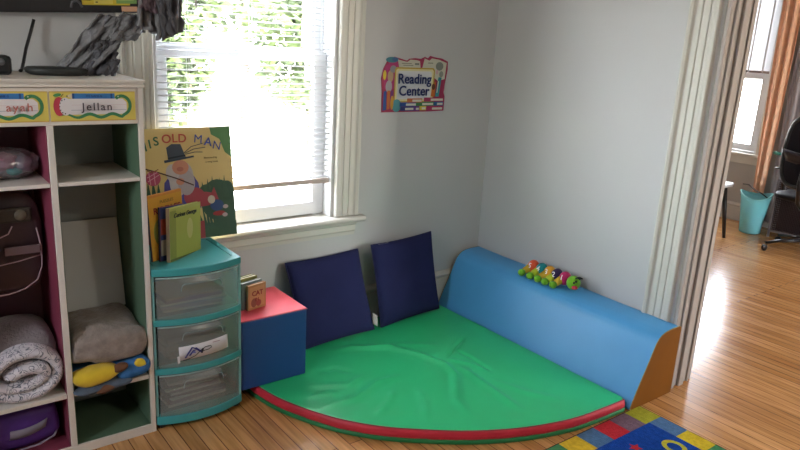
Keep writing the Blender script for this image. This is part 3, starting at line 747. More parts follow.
sh += [('#3d4852', [(.102, .302), (.225, .322), (.223, .330), (.100, .314)]), ('#47515c', [(.118, .312), (.113, .372), (.135, .388), (.172, .386), (.190, .326)]), ('#2b333c', [(.117, .318), (.19, .330), (.189, .337), (.116, .326)])]
sh += [('#39414a', [(.185, .345), (.215, .372), (.265, .385)], .003), ('#39414a', [(.187, .342), (.225, .360), (.275, .366)], .003), ('#39414a', [(.190, .338), (.23, .346), (.262, .344)], .003)]
sh += [('#4f3a30', [(.0, .290), (.08, .258), (.15, .226), (.215, .190)], .005)]
sh += [('#b3506a', ell(.052, .235, .030, .034)), ('#d9a0ae', [(.03, .222), (.076, .250)], .003), ('#d9a0ae', [(.028, .240), (.070, .262)], .003), ('#d9a0ae', [(.04, .208), (.036, .264)], .003), ('#d9a0ae', [(.058, .206), (.056, .268)], .003), ('#8f6040', [(.03, .272), (.05, .262), (.075, .276)], .004)]
sh += [('#9e3f45', [(.265, .10), (.30, .175), (.318, .11)]), ('#36527e', ell(.308, .085, .030, .028)), ('#c9bfae', ell(.285, .115, .016, .02)), ('#a83f3f', ell(.315, .045, .028, .012)), ('#c8b4b4', ell(.345, .075, .012, .01)), ('#c8b4b4', ell(.34, .035, .012, .01))]
sh = [sh[0]]+[(q[0], [(x+.052, BH-(BH-z)*.87) for x, z in q[1]])+tuple(q[2:]) for q in sh[1:]]
sh += [('#3f5f4a', rect(.30, BW, 0, .062)), ('#a4474e', [(.0, 0), (.0, .05), (.30, .075), (.30, 0)])]
texts = []
word = 'THIS OLD MAN'; xs = [.035, .072, .101, .126, None, .168, .201, .232, None, .298, .340, .376]
cl = ['#3f6f4f']*4+[None]+['#bf5a4a']*3+[None]+['#4b5a9a']*3
zz = [.368, .386, .399, .409, 0, .417, .418, .417, 0, .412, .399, .382]
word_l = list('THIS')+[' ']+list('OLD')+[' ']+list('MAN')
for i, ch in enumerate(word_l):
    if ch == ' ': continue
    x = xs[i]
    ang = (.20-x)*1.5
    texts.append((ch, .048, cl[i], x, zz[i], {'bold': 0 if ch in 'MN' else .0008, 'a': ang}))
texts.append(('illustrated by', .011, '#6e5a30', .345, .335, {})); texts.append(('a song book', .011, '#6e5a30', .35, .318, {}))
texts = [t_ for t_ in texts]
book('picture_book', 'oversized yellow picture book titled THIS OLD MAN leaning on the window sill', BW, BH, .006, '#d9c07c', (.760, 2.664, .6535), (R(-8.2), 0, R(0)), shapes=sh, texts=texts[:])
# small books
sh = [('#cf9a34', rect(.0, .165, .0, .24)), ('#8f8f42', ell(.055, .105, .04, .055)), ('#7c8a45', ell(.075, .08, .03, .045)), ('#c9682f', ell(.10, .05, .05, .05)), ('#a6522e', ell(.145, .10, .02, .06)), ('#d9a83b', ell(.12, .165, .03, .014))]
book('riddle_book', 'orange book titled RIDDLES, rearmost of the three small books on the drawers', .160, .250, .010, '#c9842c', (.772, 2.450, .6545), (R(-2), R(-2), R(22)), shapes=sh,
     texts=[('PUZZLES', .016, '#7a6a2c', .085, .218), ('RIDDLES', .034, '#8f2f2f', .085, .187, {'bold': .0006})], spine='#38405a')
book('thin_book', 'thin red and blue book squeezed behind the green book on the drawers', .125, .205, .008, '#8a3b3b', (.797, 2.440, .6545), (R(-2), R(3), R(26)), spine='#33405c', shapes=[('#3d4a7a', rect(0, .125, 0, .205)), ('#b8b0a6', rect(0.004, .03, .02, .08)), ('#a0483c', rect(.004, .03, .10, .16))])
sh = [('#a8ad4a', rect(.002, .203, .002, .190)), ('#8d9640', rect(.002, .04, .002, .192)), ('#5f6a34', rect(.002, .203, .002, .010)), ('#c3be72', ell(.13, .11, .02, .04))]
book('board_book', 'lime green board book in front of the other small books on the drawers', .205, .203, .015, '#a3aa48', (.824, 2.414, .6545), (R(-2), R(4), R(36)), shapes=sh,
     texts=[('Curious George', .0225, '#1f2a22', .098, .172, {'bold': .0007, 'shear': .35})], spine='#b9a98e')

# ------------------------------------------------------------------ blue cube with red top
bx = thing('foam_cube', 'blue vinyl foam cube with red top standing on the mat edge beside the drawers', 'foam cube', (1.243, 2.535, .0585))
BV = mat('navy_blue_vinyl', '#1f4684', .42, .45, var=.06, vscale=5); RV = mat('red_vinyl', '#f05a68', .4, .5, var=.05, vscale=5)
c_ = MB().box(-.152, .152, -.152, .152, 0, .308).build('body', BV, bx, bevel=.007)
MB().box(-.151, .151, -.151, .151, .3075, .3115).build('top_panel', RV, bx, bevel=.002)
mb = MB(); q = .1525
mb.tube([(-q, -q, .308), (q, -q, .308), (q, q, .308), (-q, q, .308), (-q, -q, .308)], .0016, 6)
mb.build('seam_piping', mat('seam_red', '#b8606e', .5), bx)
# little books on the cube
bk = [('small_book', 'small upright book with cream pages, rearmost on the blue cube', '#6b7040', (1.118, 2.530, .371), .115, .125, .018, '#d9cfae'),
      ('small_book', 'small upright olive book, second from the back on the blue cube', '#8a8a4c', (1.126, 2.508, .371), .112, .128, .018, '#d9cdb4'),
      ('small_book', 'small upright grey book standing just behind the red-lettered one', '#7d8a86', (1.142, 2.486, .371), .108, .118, .016, '#cfc8b6')]
for nm, lb, c, loc, w_, h, th, pg in bk:
    book(nm, lb, w_, h, th, c, loc, (0, 0, R(14)), pages=pg, spine=c, group='little books on the blue cube')
sh = [('#b98a5a', rect(.003, .092, .003, .107)), ('#c79a68', rect(.008, .087, .010, .100)), ('#8f5a48', ell(.03, .03, .016, .02)), ('#9b4f46', ell(.055, .025, .014, .015))]
book('small_book', 'small tan book with red lettering at the front of the row on the blue cube', .095, .110, .014, '#b88a52', (1.162, 2.468, .371), (0, 0, R(14)), shapes=sh,
     texts=[('CAT', .030, '#8f3a3a', .048, .070, {'bold': .0006}), ('IN', .020, '#8f3a3a', .045, .042, {'bold': .0006})], spine='#8f8a60', group='little books on the blue cube')

# ------------------------------------------------------------------ mat
EDGE = [(1.150, 2.53), (1.156, 2.413), (1.186, 2.26), (1.236, 2.13), (1.292, 2.02), (1.362, 1.921), (1.445, 1.832), (1.540, 1.754), (1.640, 1.680), (1.748, 1.614), (1.911, 1.540), (2.115, 1.484), (2.290, 1.468), (2.446, 1.463)]
def catmull(P, n=5):
    out = []
    for i in range(len(P)-1):
        p0 = P[max(i-1, 0)]; p1 = P[i]; p2 = P[i+1]; p3 = P[min(i+2, len(P)-1)]
        for k in range(n):
            t = k/n; out.append(tuple(.5*((2*p1[j])+(-p0[j]+p2[j])*t+(2*p0[j]-5*p1[j]+4*p2[j]-p3[j])*t*t+(-p0[j]+3*p1[j]-3*p2[j]+p3[j])*t**3) for j in range(2)))
    return out+[P[-1]]
CE = catmull(EDGE)
ol = [(1.150, 2.752)]+CE+[(2.462, 1.475), (2.462, 2.752)]
mo = thing('corner_play_mat', 'green vinyl quarter-round floor mat with red edge band filling the corner', 'play mat', (2.0, 2.3, 0))
GV = mat('green_vinyl', '#2cb474', .34, .5, var=.05, vscale=4, bump=.04, bscale=40); GV2 = mat('green_vinyl_base', '#1f7a45', .45, .45)
RVB = mat('red_vinyl_band', '#c42c3e', .5, .4, var=.08, vscale=14, bump=.25, bscale=55)
def off(p): return (p[0]-2.0, p[1]-2.3)
olo = [off(p) for p in ol]
MB().prism([(a, b) for a, b in olo], 'z', 0, .020).build('base_layer', GV2, mo, bevel=.006)
# shrunken outline helper
def shrink(P, d):
    n = len(P); out = []
    for i in range(n):
        a = Vector(P[i-1]); b = Vector(P[i]); c = Vector(P[(i+1) % n])
        t1 = (b-a).normalized(); t2 = (c-b).normalized(); nn = (Vector((-t1.y, t1.x))+Vector((-t2.y, t2.x)))
        if nn.length < 1e-6: nn = Vector((-t1.y, t1.x))
        nn.normalize(); k = max(.5, nn.dot(Vector((-t1.y, t1.x))))
        out.append(tuple(b+nn*d/k))
    return out
# red band with puckers: revolve section around the outline
mb = MB(); n_ = len(olo)
sec = [(.010, .014), (.004, .021), (.002, .030), (.003, .042), (.006, .051), (.013, .0575)]
rings = []
dens = []
for i in range(n_):
    a = Vector(olo[i]); b = Vector(olo[(i+1) % n_]); L = (b-a).length; k = max(1, int(L/.02))
    for j in range(k): dens.append(tuple(a.lerp(b, j/k)))
N_ = len(dens)
ringpts = [shrink(dens, d) for d, z in sec]
vs = []
for q, (d, z) in enumerate(sec):
    for i in range(N_):
        p = ringpts[q][i]; pk = .0026*noise3((p[0]*26, p[1]*26, z*20), 1, 2)*(1 if 0 < q < 5 else 0)
        vs.append((p[0]+pk, p[1]+pk, z))
fs_ = [(q*N_+i, q*N_+(i+1) % N_, (q+1)*N_+(i+1) % N_, (q+1)*N_+i) for q in range(len(sec)-1) for i in range(N_)]
mb.add(vs, fs_, 0, True); mb.build('edge_band', RVB, mo, recalc=True)
# top skin with creases, built as a grid clipped to the outline
top = shrink(olo, .010)
CREASES = []
def seg_d(p, a, b):
    a = Vector(a); b = Vector(b); p = Vector(p); t = max(0, min(1, (p-a).dot(b-a)/(b-a).length_squared)); return (p-(a+(b-a)*t)).length, t
CR = [([(1.60, 2.52), (1.716, 2.496), (1.873, 2.403), (1.947, 2.263), (1.982, 2.122), (1.956, 2.023), (1.88, 1.93), (1.812, 1.854), (1.78, 1.75)], .010, .022),
      ([(2.034, 2.076), (2.018, 1.958), (2.0, 1.80), (1.99, 1.65)], .008, .020),
      ([(2.267, 2.304), (2.159, 2.249), (2.035, 2.165)], -.006, .010), ([(2.135, 2.214), (2.147, 2.129), (2.13, 1.96)], -.006, .010), ([(2.035, 2.165), (2.09, 2.08), (2.12, 1.97)], .004, .012),
      ([(1.452, 2.357), (1.534, 2.363), (1.575, 2.283)], -.005, .014), ([(1.32, 2.10), (1.471, 2.088), (1.617, 2.149), (1.753, 2.147)], .006, .022),
      ([(1.36, 2.27), (1.50, 2.20), (1.60, 2.24)], .005, .016), ([(1.45, 1.93), (1.56, 1.99), (1.64, 2.06)], .005, .018), ([(1.30, 2.20), (1.42, 2.17)], .004, .014), ([(1.60, 1.80), (1.68, 1.90), (1.74, 2.02)], .004, .018),
      ([(1.75, 2.46), (1.95, 2.40), (2.10, 2.30)], .003, .02), ([(2.2, 1.62), (2.12, 1.75), (2.07, 1.9)], .003, .02)]
def mat_z(x, y):
    z = .0585+.0010*noise3((x*4, y*4, 0), 1, 3)
    for pl, h, w_ in CR:
        best = 9; tt = 0
        for i in range(len(pl)-1):
            d, t_ = seg_d((x, y), pl[i], pl[i+1])
            if d < best: best = d; tt = (i+t_)/(len(pl)-1)
        if best < w_*3: z += 1.45*h*math.exp(-(best/w_)**2)*min(1, 4*min(tt, 1-tt)+.12)
    if x > 2.40 or y > 2.45: pass
    return z
arcp = [(1.162, 2.742)]+shrink(ol, .010)[1:-1]
arcp = arcp[:-1]+[(2.452, 1.487)]
A_ = []
for i in range(len(arcp)-1):
    a = Vector(arcp[i]); b = Vector(arcp[i+1]); k = max(1, int((b-a).length/.011))
    for j in range(k): A_.append(a.lerp(b, j/k))
A_.append(Vector(arcp[-1])); cc = Vector((2.452, 2.742)); nr = 110
vs = []
for j in range(nr+1):
    v = j/nr
    for p in A_:
        q = cc.lerp(p, v); vs.append((q.x-2.0, q.y-2.3, mat_z(q.x, q.y) if v < 1 else .0565))
n_ = len(A_)
MB().add(vs, [(j*n_+i, j*n_+i+1, (j+1)*n_+i+1, (j+1)*n_+i) for j in range(nr) for i in range(n_-1)], 0, True).build('top_skin', GV, mo)
pts = [(p.x-2.0, p.y-2.3, .0568) for p in A_]
MB().tube(pts, .0016, 6).build('seam', mat('dark_seam', '#7c2333', .5), mo)

# ------------------------------------------------------------------ bolster
bo = thing('wedge_bolster', 'long blue vinyl wedge bolster with yellow ends against the right wall', 'bolster', (2.62, 2.11, 0))
BB = mat('sky_blue_vinyl', '#4a97cc', .42, .45, var=.05, vscale=3, bump=.03, bscale=30); YV = mat('golden_vinyl', '#744400', .6, .2, var=.08, vscale=6)
def bprof(k=1.0, d=0):
    P = [(2.785, .004), (2.474, .004), (2.470, .012), (2.480, .040), (2.510, .105), (2.537, .160), (2.564, .214), (2.586, .262), (2.600, .290), (2.615, .308), (2.635, .321), (2.663, .330), (2.70, .334), (2.765, .335), (2.779, .331), (2.785, .318)]
    return [(x-2.62, z*(1 if z < .02 else k)) for x, z in P]
y0, y1 = 1.456-2.11, 2.755-2.11
mb = MB(); ny = 40; n_ = len(bprof())
pf = []
def dense(P, s=3):
    out = []
    for i in range(len(P)):
        a = P[i]; b = P[(i+1) % len(P)]
        for k in range(s): out.append((a[0]+(b[0]-a[0])*k/s, a[1]+(b[1]-a[1])*k/s))
    return out
vs = []; m_ = len(dense(bprof()))
for j in range(ny+1):
    u = j/ny; y = y0+(y1-y0)*u; P = dense(bprof(1+.045*u))
    for (x, z) in P:
        s_ = .0025*noise3((x*5, y*5, z*5), 1, 5) if .02 < z else 0
        s_ += -.004*math.sin(u*PI) if z > .02 and x < .1 else 0
        vs.append((x+s_, y, z+(s_*.6 if z > .02 else 0)))
mb.add(vs, [(j*m_+i, j*m_+(i+1) % m_, (j+1)*m_+(i+1) % m_, (j+1)*m_+i) for j in range(ny) for i in range(m_)], 0, True)
mb.build('blue_cover', BB, bo)
for y, s_, k in ((y0, -1, 1), (y1, 1, 1.045)):
    P = bprof(k); MB().prism(P, 'y', y-.003*(1 if s_ < 0 else 0), y+.003*(1 if s_ > 0 else 0)).build('end_panel', YV, bo)
    MB().tube([(a, y+s_*.002, b) for a, b in P[1:]], .0022, 6).build('seam_piping', mat('bolster_piping', '#8a7a50' if s_ < 0 else '#8a7a50', .5), bo)

# ------------------------------------------------------------------ pillows
NAVY = mat('navy_canvas', '#272b52', .85, .12, var=.08, vscale=5, bump=.25, bscale=260)
def pillow(label, loc, rot, w_, h, seed, tagit=False):
    t = thing('square_pillow', label, 'pillow', loc, rot=rot, group='navy pillows on the corner mat')
    nu = 36
    def F(side):
        def f(u, v):
            a, b = 2*u-1, 2*v-1
            px = a*(1-.035*(1-b*b)); pz = b*(1-.035*(1-a*a))
            th = .030*((1-a**6)*(1-b**6))**.55*(1+.22*noise3((a*1.4, b*1.4, side), 1, seed))
            th += .003*noise3((a*5, b*5, side), 1, seed+3)*(1-a*a)*(1-b*b)
            return (px*w_/2, side*(th+.001), pz*h/2+h/2)
        return f
    mb = MB(); mb.grid(F(1), nu, nu); mb.grid(F(-1), nu, nu)
    # side gusset
    ed = []
    for side in (1, -1):
        f = F(side)
        ed.append([f(k/(nu-1), 0) for k in range(nu)]+[f(1, k/(nu-1)) for k in range(1, nu)]+[f(1-k/(nu-1), 1) for k in range(1, nu)]+[f(0, 1-k/(nu-1)) for k in range(1, nu-1)])
    n2 = len(ed[0]); mb.add(ed[0]+ed[1], [(i, (i+1) % n2, n2+(i+1) % n2, n2+i) for i in range(n2)], 0, True)
    lo = min(v[2] for v in mb.v); mb.v = [(v[0], v[1], v[2]-lo) for v in mb.v]
    mb.build('cover', NAVY, t)
    f = F(0); MB().tube([(p[0], 0, p[2]-lo) for p in ed[0]]+[(ed[0][0][0], 0, ed[0][0][2]-lo)], .0035, 6).build('seam_edge', mat('navy_edge', '#23264f', .8), t)
    return t
p1 = pillow('left navy blue square pillow beside the blue cube with a white tag', (1.712, 2.602, .0620), (R(-22.5), R(-1), R(2)), .425, .420, 4)
mb = MB(); mb.grid(lambda u, v: (.196+.026*u+.012*v, -.020-.006*math.sin(u*3), .030+.055*v-.02*u), 6, 6)
mb.build('care_tag', mat('white_tag', '#b9b7b2', .6), p1, solid=.0012)
p2 = pillow('right navy blue square pillow leaning in the corner beside the blue bolster', (2.190, 2.640, .0620), (R(-13), R(-1.2), R(5)), .430, .435, 9)
mb = MB().box(-.17, -.10, -.003, .003, .426, .431)
mb.build('care_tag', mat('white_tag', '#b9b7b2', .6), p2)

# ------------------------------------------------------------------ caterpillar toy
ct = thing('caterpillar_toy', 'plush caterpillar with numbered coloured segments and green head on the bolster top', 'toy', (2.70, 2.13, .343))
LG = mat('lime_plush', '#6fae2a', .9, .1, bump=.3, bscale=150, sheen=.3)
segs = [('#d8542f', 2.268, '5'), ('#12848c', 2.210, '4'), ('#d59a2c', 2.156, '3'), ('#2f2350', 2.108, '2'), ('#b52060', 2.055, '1')]
for i, (c, y, num) in enumerate(segs):
    yy = y-2.13; m_ = mat('plush_'+c, c, .7, .25, bump=.2, bscale=150, sheen=.2)
    b_ = MB().ball((0, yy, .040), (.034, .029, .036), 0, 24, 16).build('body_segment', m_, ct)
    MB().tube([(-.018, yy+.008, .034), (-.046, yy+.019, .018)], [.021, .017], 14).build('cuff', mat('plush_cuff_%d' % (i % 2), ('#c9a83a', '#b5c23a')[i % 2] if i < 4 else '#d08a2c', .8, .1), b_)
    MB().ball((-.060, yy+.024, .009), (.021, .020, .019), 0, 18, 12).build('foot', LG, b_)
    text('number', num, .036, mat('white_number', '#e6e2e0', .5), b_, (-.0315, yy-.001, .050), rot=(R(68), 0, R(-80)), bold=.0008, ext=.0012)
hd = MB().ball((-.004, 1.998-2.13, .036), (.036, .034, .036), 0, 28, 18).build('head', LG, ct)
MB().ball((-.026, 1.972-2.13, .022), (.014, .015, .010), 0, 16, 10).build('mouth', mat('plush_red', '#c23a48', .8), hd)
for s_ in (0, 1):
    MB().tube([(-.012+.014*s_, 1.985-2.13-.004, .066), (-.014+.016*s_, 1.970-2.13, .072), (-.016+.016*s_, 1.952-2.13, .070)], [.0035, .0035, .0045], 8).build('antenna', mat('plush_black', '#1f2226', .8), hd)
    MB().ball((-.030+.010*s_, 1.976-2.13-.004*s_, .046+.006*s_), (.0055, .005, .0065), 0, 10, 8).build('eye', mat('eye_black', '#18181a', .3), hd)

# ------------------------------------------------------------------ rug
rg = thing('letter_rug', 'blue rug with coloured square border and yellow ring on the floor by the bolster end', 'rug', (1.9, 0.85, 0))
def rugm(c): return mat('rug_'+c.strip('#'), c, .95, .08, var=.16, vscale=60, bump=.4, bscale=200)
RX1, RY1 = 2.545-1.9, 1.458-.85; RX0, RY0 = -1.25, -1.15
MB().box(RX0, RX1, RY0, RY1, 0, .006).build('edge_binding', rugm('#1b1d26'), rg, bevel=.002)
cols_t = ['#9a9a2f', '#6f5a68', '#b02b33', '#4c6d92', '#c9a830', '#3f7a50', '#a9762f', '#4c6d92']
tiles = {}
def tile(x0, x1, y0_, y1_, c): tiles.setdefault(c, []).append((x0, x1, y0_, y1_))
xx = RX1-.006; k = 0; tw = .1085
while xx > RX0+.08:
    c = cols_t[k % 8]; tile(max(RX0+.006, xx-tw), xx, RY1-.110, RY1-.006, c); tile(max(RX0+.006, xx-tw), xx, RY0+.006, RY0+.104, cols_t[(k+3) % 8]); xx -= tw; k += 1
yy = RY1-.110; k = 0; th_ = .124; cR = ['#4c6d92', '#c9b02c', '#3f7a50', '#b02b33', '#6f5a68', '#9a9a2f']
while yy > RY0+.12:
    tile(RX1-.091, RX1-.006, max(RY0+.105, yy-th_), yy, cR[k % 6]); tile(RX0+.006, RX0+.094, max(RY0+.105, yy-th_), yy, cR[(k+2) % 6]); yy -= th_; k += 1
xs_ = sorted({round(v, 5) for L in tiles.values() for a in L for v in a[:2]}); ys_ = sorted({round(v, 5) for L in tiles.values() for a in L for v in a[2:]})
pm = [rugm('#17408f')]; pile = MB()
for i in range(len(xs_)-1):
    for k in range(len(ys_)-1):
        mx_, my_ = (xs_[i]+xs_[i+1])/2, (ys_[k]+ys_[k+1])/2; mi = 0
        for c, L in tiles.items():
            for a in L:
                if a[0] < mx_ < a[1] and a[2] < my_ < a[3]:
                    m_ = rugm(c)
                    if m_ not in pm: pm.append(m_)
                    mi = pm.index(m_)
        pile.add([(xs_[i], ys_[k], .0068), (xs_[i+1], ys_[k], .0068), (xs_[i+1], ys_[k+1], .0068), (xs_[i], ys_[k+1], .0068)], [(0, 1, 2, 3)], mi)
pile.build('pile', pm, rg, recalc=True)
def ring(cx, cy, r1, r2, col):
    n = 36; vs = [(cx+r*math.cos(2*PI*k/n)*1.0, cy+r*1.15*math.sin(2*PI*k/n), .0074) for r in (r1, r2) for k in range(n)]
    return MB().add(vs, [(k, (k+1) % n, n+(k+1) % n, n+k) for k in range(n)]).build('ring_mark', rugm(col), rg)
ring(2.378-1.9, 1.185-.85, .026, .044, '#b5b23a')
# red star mark
def star(cx, cy, r_, col):
    P = [(cx+(r_ if k % 2 == 0 else r_*.45)*math.cos(PI/2+PI*k/5), cy+(r_ if k % 2 == 0 else r_*.45)*math.sin(PI/2+PI*k/5), .0074) for k in range(10)]
    return MB().add(P, [tuple(range(10))]).build('star_mark', rugm(col), rg)
star(2.238-1.9, 1.268-.85, .030, '#b02b33')

# ------------------------------------------------------------------ Reading Center sign
sg = thing('wall_sign', 'die-cut paper sign reading Reading Center on the grey wall right of the window', 'sign', (2.235, YW-.0040, 1.285))
out = [(-.205, -.138), (-.208, -.03), (-.215, .03), (-.205, .075), (-.18, .118), (-.14, .135), (-.105, .128), (-.06, .118), (-.045, .128), (-.01, .132), (.03, .130), (.055, .140), (.075, .133), (.09, .146), (.12, .140), (.17, .135), (.212, .120), (.214, .08), (.20, .0), (.196, -.04), (.205, -.06), (.204, -.135), (.10, -.138)]
MB().prism(out, 'y', 0, .0030).build('card', mat('sign_crimson', '#9c2c50', .6), sg)
S_ = 1
sh = [('#a8336a', [(-.195, -.02), (-.205, .04), (-.19, .09), (-.15, .12), (-.115, .115), (-.11, .0), (-.15, -.03)]), ('#3e7a86', ell(-.155, .120, .038, .014)), ('#3b5f88', ell(-.135, .122, .02, .010)), ('#d8c23a', ell(-.196, .045, .010, .024)), ('#b59a7a', ell(-.160, .04, .018, .03)), ('#8d8a90', ell(-.145, .075, .020, .018)), ('#a9a4aa', ell(-.168, -.01, .02, .03))]
sh += [('#c4c2ae', [(-.110, .085), (-.120, .122), (-.06, .112), (-.04, .124), (.0, .122), (.022, .118), (.028, .085)]), ('#c4c2ae', [(.040, .085), (.052, .132), (.085, .122), (.10, .134), (.15, .128), (.203, .113), (.196, .03), (.15, .02)]), ('#6f7266', rect(-.095, -.03, .103, .106)), ('#6f7266', rect(-.085, -.02, .094, .097)), ('#7c8078', rect(-.01, .018, .098, .108)), ('#7c8078', ell(.155, .095, .026, .022)), ('#6f7266', rect(.075, .11, .108, .112)), ('#8c8f86', ell(.17, .055, .014, .016)), ('#c9a0a8', ell(.14, .065, .008, .012))]
sh += [('#b79a3c', [(-.135, -.09), (-.135, .075), (-.125, .085), (.115, .085), (.125, .075), (.125, -.08), (.115, -.09)]), ('#dcd3a0', [(-.127, -.083), (-.127, .070), (-.119, .078), (.109, .078), (.117, .070), (.117, -.073), (.109, -.083)]), ('#d6d9da', [(-.115, -.073), (-.115, .060), (-.107, .068), (.097, .068), (.105, .060), (.105, -.063), (.097, -.073)])]
sh += [('#2d4d8c', [(-.200, -.13), (-.198, -.035), (-.182, -.03), (-.178, -.125)]), ('#c06a3a', [(-.176, -.125), (-.176, -.03), (-.158, -.03), (-.158, -.12)]), ('#7a3a7a', [(-.156, -.10), (-.156, -.03), (-.14, -.03), (-.14, -.09)]), ('#4a8a94', ell(-.115, -.105, .030, .032)), ('#c9973c', ell(-.145, -.09, .010, .035))]
for (x0, x1, z, c) in ((-.09, .0, -.132, '#3b3f7a'), (-.095, .02, -.110, '#2c4a8c'), (.0, .035, -.132, '#6a3d8a'), (.035, .08, -.130, '#c9b43a'), (.08, .195, -.132, '#a2355a'), (.01, .13, -.108, '#3f7a4f'), (.13, .195, -.108, '#2c5a8c'), (-.05, .05, -.090, '#b9683c'), (.06, .195, -.086, '#a2355a')):
    sh += [(c, rect(x0, x1, z, z+.021)), ('#d0cdbb', rect(x0+.35*(x1-x0), x1-.004, z+.004, z+.015))]
sh += [('#3b8a94', [(.135, -.06), (.150, .04), (.172, .038), (.160, -.06)]), ('#c96b2f', [(.105, -.06), (.112, .0), (.135, .02), (.132, -.06)]), ('#6a3f2e', ell(.12, -.01, .012, .016)), ('#d0cdbb', [(.142, -.04), (.148, .02), (.154, .02), (.149, -.04)])]
art('printed_art', sg, sh, -.0001)
NV = mat('sign_navy', '#1d2f63', .6)
text('lettering', 'Reading', .069, NV, sg, (-.009, -.0075, .027), bold=.0014, spacing=1.0)
text('lettering', 'Center', .069, NV, sg, (-.009, -.0075, -.033), bold=.0014, spacing=1.0)

# ------------------------------------------------------------------ far room
fw_ = bpy.data.objects.new('window_2', None); COL.objects.link(fw_); fw_.location = (XF, (FW[0]+FW[1])/2, FW[2]); fw_['kind'] = 'structure'
fw_['label'] = 'white window of the far room seen through the doorway'
hw2 = (FW[1]-FW[0])/2; hh = FW[3]-FW[2]
mb = MB().box(.0, .13, -hw2, -hw2+.03, 0, hh).box(.0, .13, hw2-.03, hw2, 0, hh).box(.0, .13, -hw2+.03, hw2-.03, hh-.03, hh).box(.0, .13, -hw2+.03, hw2-.03, 0, .02)
mb.build('window_frame', VINYL, fw_, bevel=.002)
for nm, a, b, c, d in (('lower_sash', .05, .08, .02, .74), ('upper_sash', .085, .115, .68, hh-.03)):
    m_ = MB().box(a, b, -hw2+.03, -hw2+.10, c, d).box(a, b, hw2-.10, hw2-.03, c, d).box(a, b, -hw2+.10, hw2-.10, c, c+.06).box(a, b, -hw2+.10, hw2-.10, d-.05, d)
    s_ = m_.build(nm, VINYL, fw_, bevel=.003)
    MB().box((a+b)/2-.002, (a+b)/2+.002, -hw2+.10, hw2-.10, c+.06, d-.05).build('pane', GLASS, s_)
mb = MB()
for s_, yo in ((1, FW[0]-.07), (-1, FW[1]+.07)):
    mb.box(XF-.02, XF, yo if s_ > 0 else yo-.075, yo+.075 if s_ > 0 else yo, FW[2], FW[3])
mb.box(XF-.02, XF, FW[0]-.07, FW[1]+.07, FW[3], FW[3]+.09)
struct(mb.build('trim_6', WHITE, bevel=.003))
struct(MB().box(XF-.05, XF+.05, FW[0]-.10, FW[1]+.10, FW[2]-.028, FW[2]).box(XF-.018, XF, FW[0]-.08, FW[1]+.08, FW[2]-.10, FW[2]-.028).build('trim_7', WHITE, bevel=.004))
b2 = thing('window_blind', 'white slat blind pulled half down in the far room window beside the orange curtain', 'window blind', (XF+.03, (FW[0]+FW[1])/2, FW[3]-.03))
MB().box(-.018, .018, -hw2+.034, hw2-.034, -.03, 0).build('headrail', SLAT, b2)
zb2 = 1.40-(FW[3]-.03); mb = MB(); n = 42
for i in range(n+1):
    z = -.045+(zb2+.022+.045)*i/n
    mb.add([(-.006, -hw2+.036, z-.0125), (.006, -hw2+.036, z+.0125), (.006, hw2-.036, z+.0125), (-.006, hw2-.036, z-.0125)], [(0, 1, 2, 3)])
mb.build('slats', SLAT, b2, recalc=False, solid=.0006)
MB().box(-.014, .014, -hw2+.036, hw2-.036, zb2-.012, zb2+.012).build('bottom_rail', mat('blind_bottom_rail2', '#8d7f7c', .5), b2, bevel=.003)
for yy in (-.2, .0, .2, -.33):
    MB().box(-.0145, -.0140, yy-.008, yy+.008, zb2, -.03).build('ladder_tape', SLAT, b2)
# curtains
def curtain(name, label, y0_, y1_, z0, z1, x, m, folds, amp, seed, taper=None):
    def f(u, v):
        z = z0+(z1-z0)*v; a, b = y0_, y1_
        if taper: a, b = a+taper[0]*(1-v)**1.5, b+taper[1]*(1-v)**1.5
        y = a+(b-a)*u; w_ = amp*math.sin(u*folds*2*PI+.8*noise3((u*2, v*1.5, 0), 1, seed))+.006*noise3((u*8, v*4, 0), 1, seed)
        return (x+w_, y, z)
    o = MB().grid(f, 70, 30).build(name, m, None, solid=.002)
    return tag(o, label, 'curtain')
OR = mat('orange_curtain_cloth', '#efc3a4', .85, .15, var=.1, vscale=20, bump=.3, bscale=120)
ob = OR.node_tree; 
curtain('orange_curtain', 'orange brown curtain gathered at the right side of the far window', 2.80, 2.985, .16, 2.42, XF-.075, OR, 2.5, .022, 2, (.035, -.06))
curtain('grey_curtain', 'lavender grey curtain hanging right of the orange one behind the office chair', 2.30, 2.79, .06, 2.42, XF-.055, mat('lavender_grey_cloth', '#aaa6ac', .9, .1, var=.08, vscale=12), 5.5, .018, 5)
t = MB().tube([(XF-.08, 2.1, 2.44), (XF-.08, 4.1, 2.44)], .012, 12).build('curtain_rod', BLACK); tag(t, 'black curtain rod across the top of the far window', 'rod')
# wastebasket
wb = thing('wastebasket', 'pale aqua plastic wastebasket with flared rim on the far room floor', 'wastebasket', (6.22, 2.775, 0))
AQ = glass_mat('aqua_translucent_plastic', '#cdf0f2', .05, .8, '#a6e0e4', .25)
n = 40
def wbf(u, v):
    th = 2*PI*u; r = .098+.050*v**1.3; s_ = abs(math.cos(th))
    z = .004+.315*v+(.040*v*(s_**2.5)-.012*v)
    return (r*math.cos(th)*.78, r*math.sin(th)*1.06, z)
mb = MB().grid(wbf, n, 14, closeu=True)
mb.add([wbf(k/n, 0) for k in range(n)], [tuple(range(n))])
mb.build('bin', AQ, wb, solid=.003, rot=(0, 0, R(-65)))
mb = MB().tube([tuple(Vector(wbf(k/n, 1))) for k in range(n+1)], .0045, 8); mb.build('rim', mat('aqua_rim', '#9bdcdc', .4), wb, rot=(0, 0, R(-65)))
wb.scale = (1.12, 1.12, 1.06)
HN = mat('handle_hole_dark', '#3f7d80', .5)
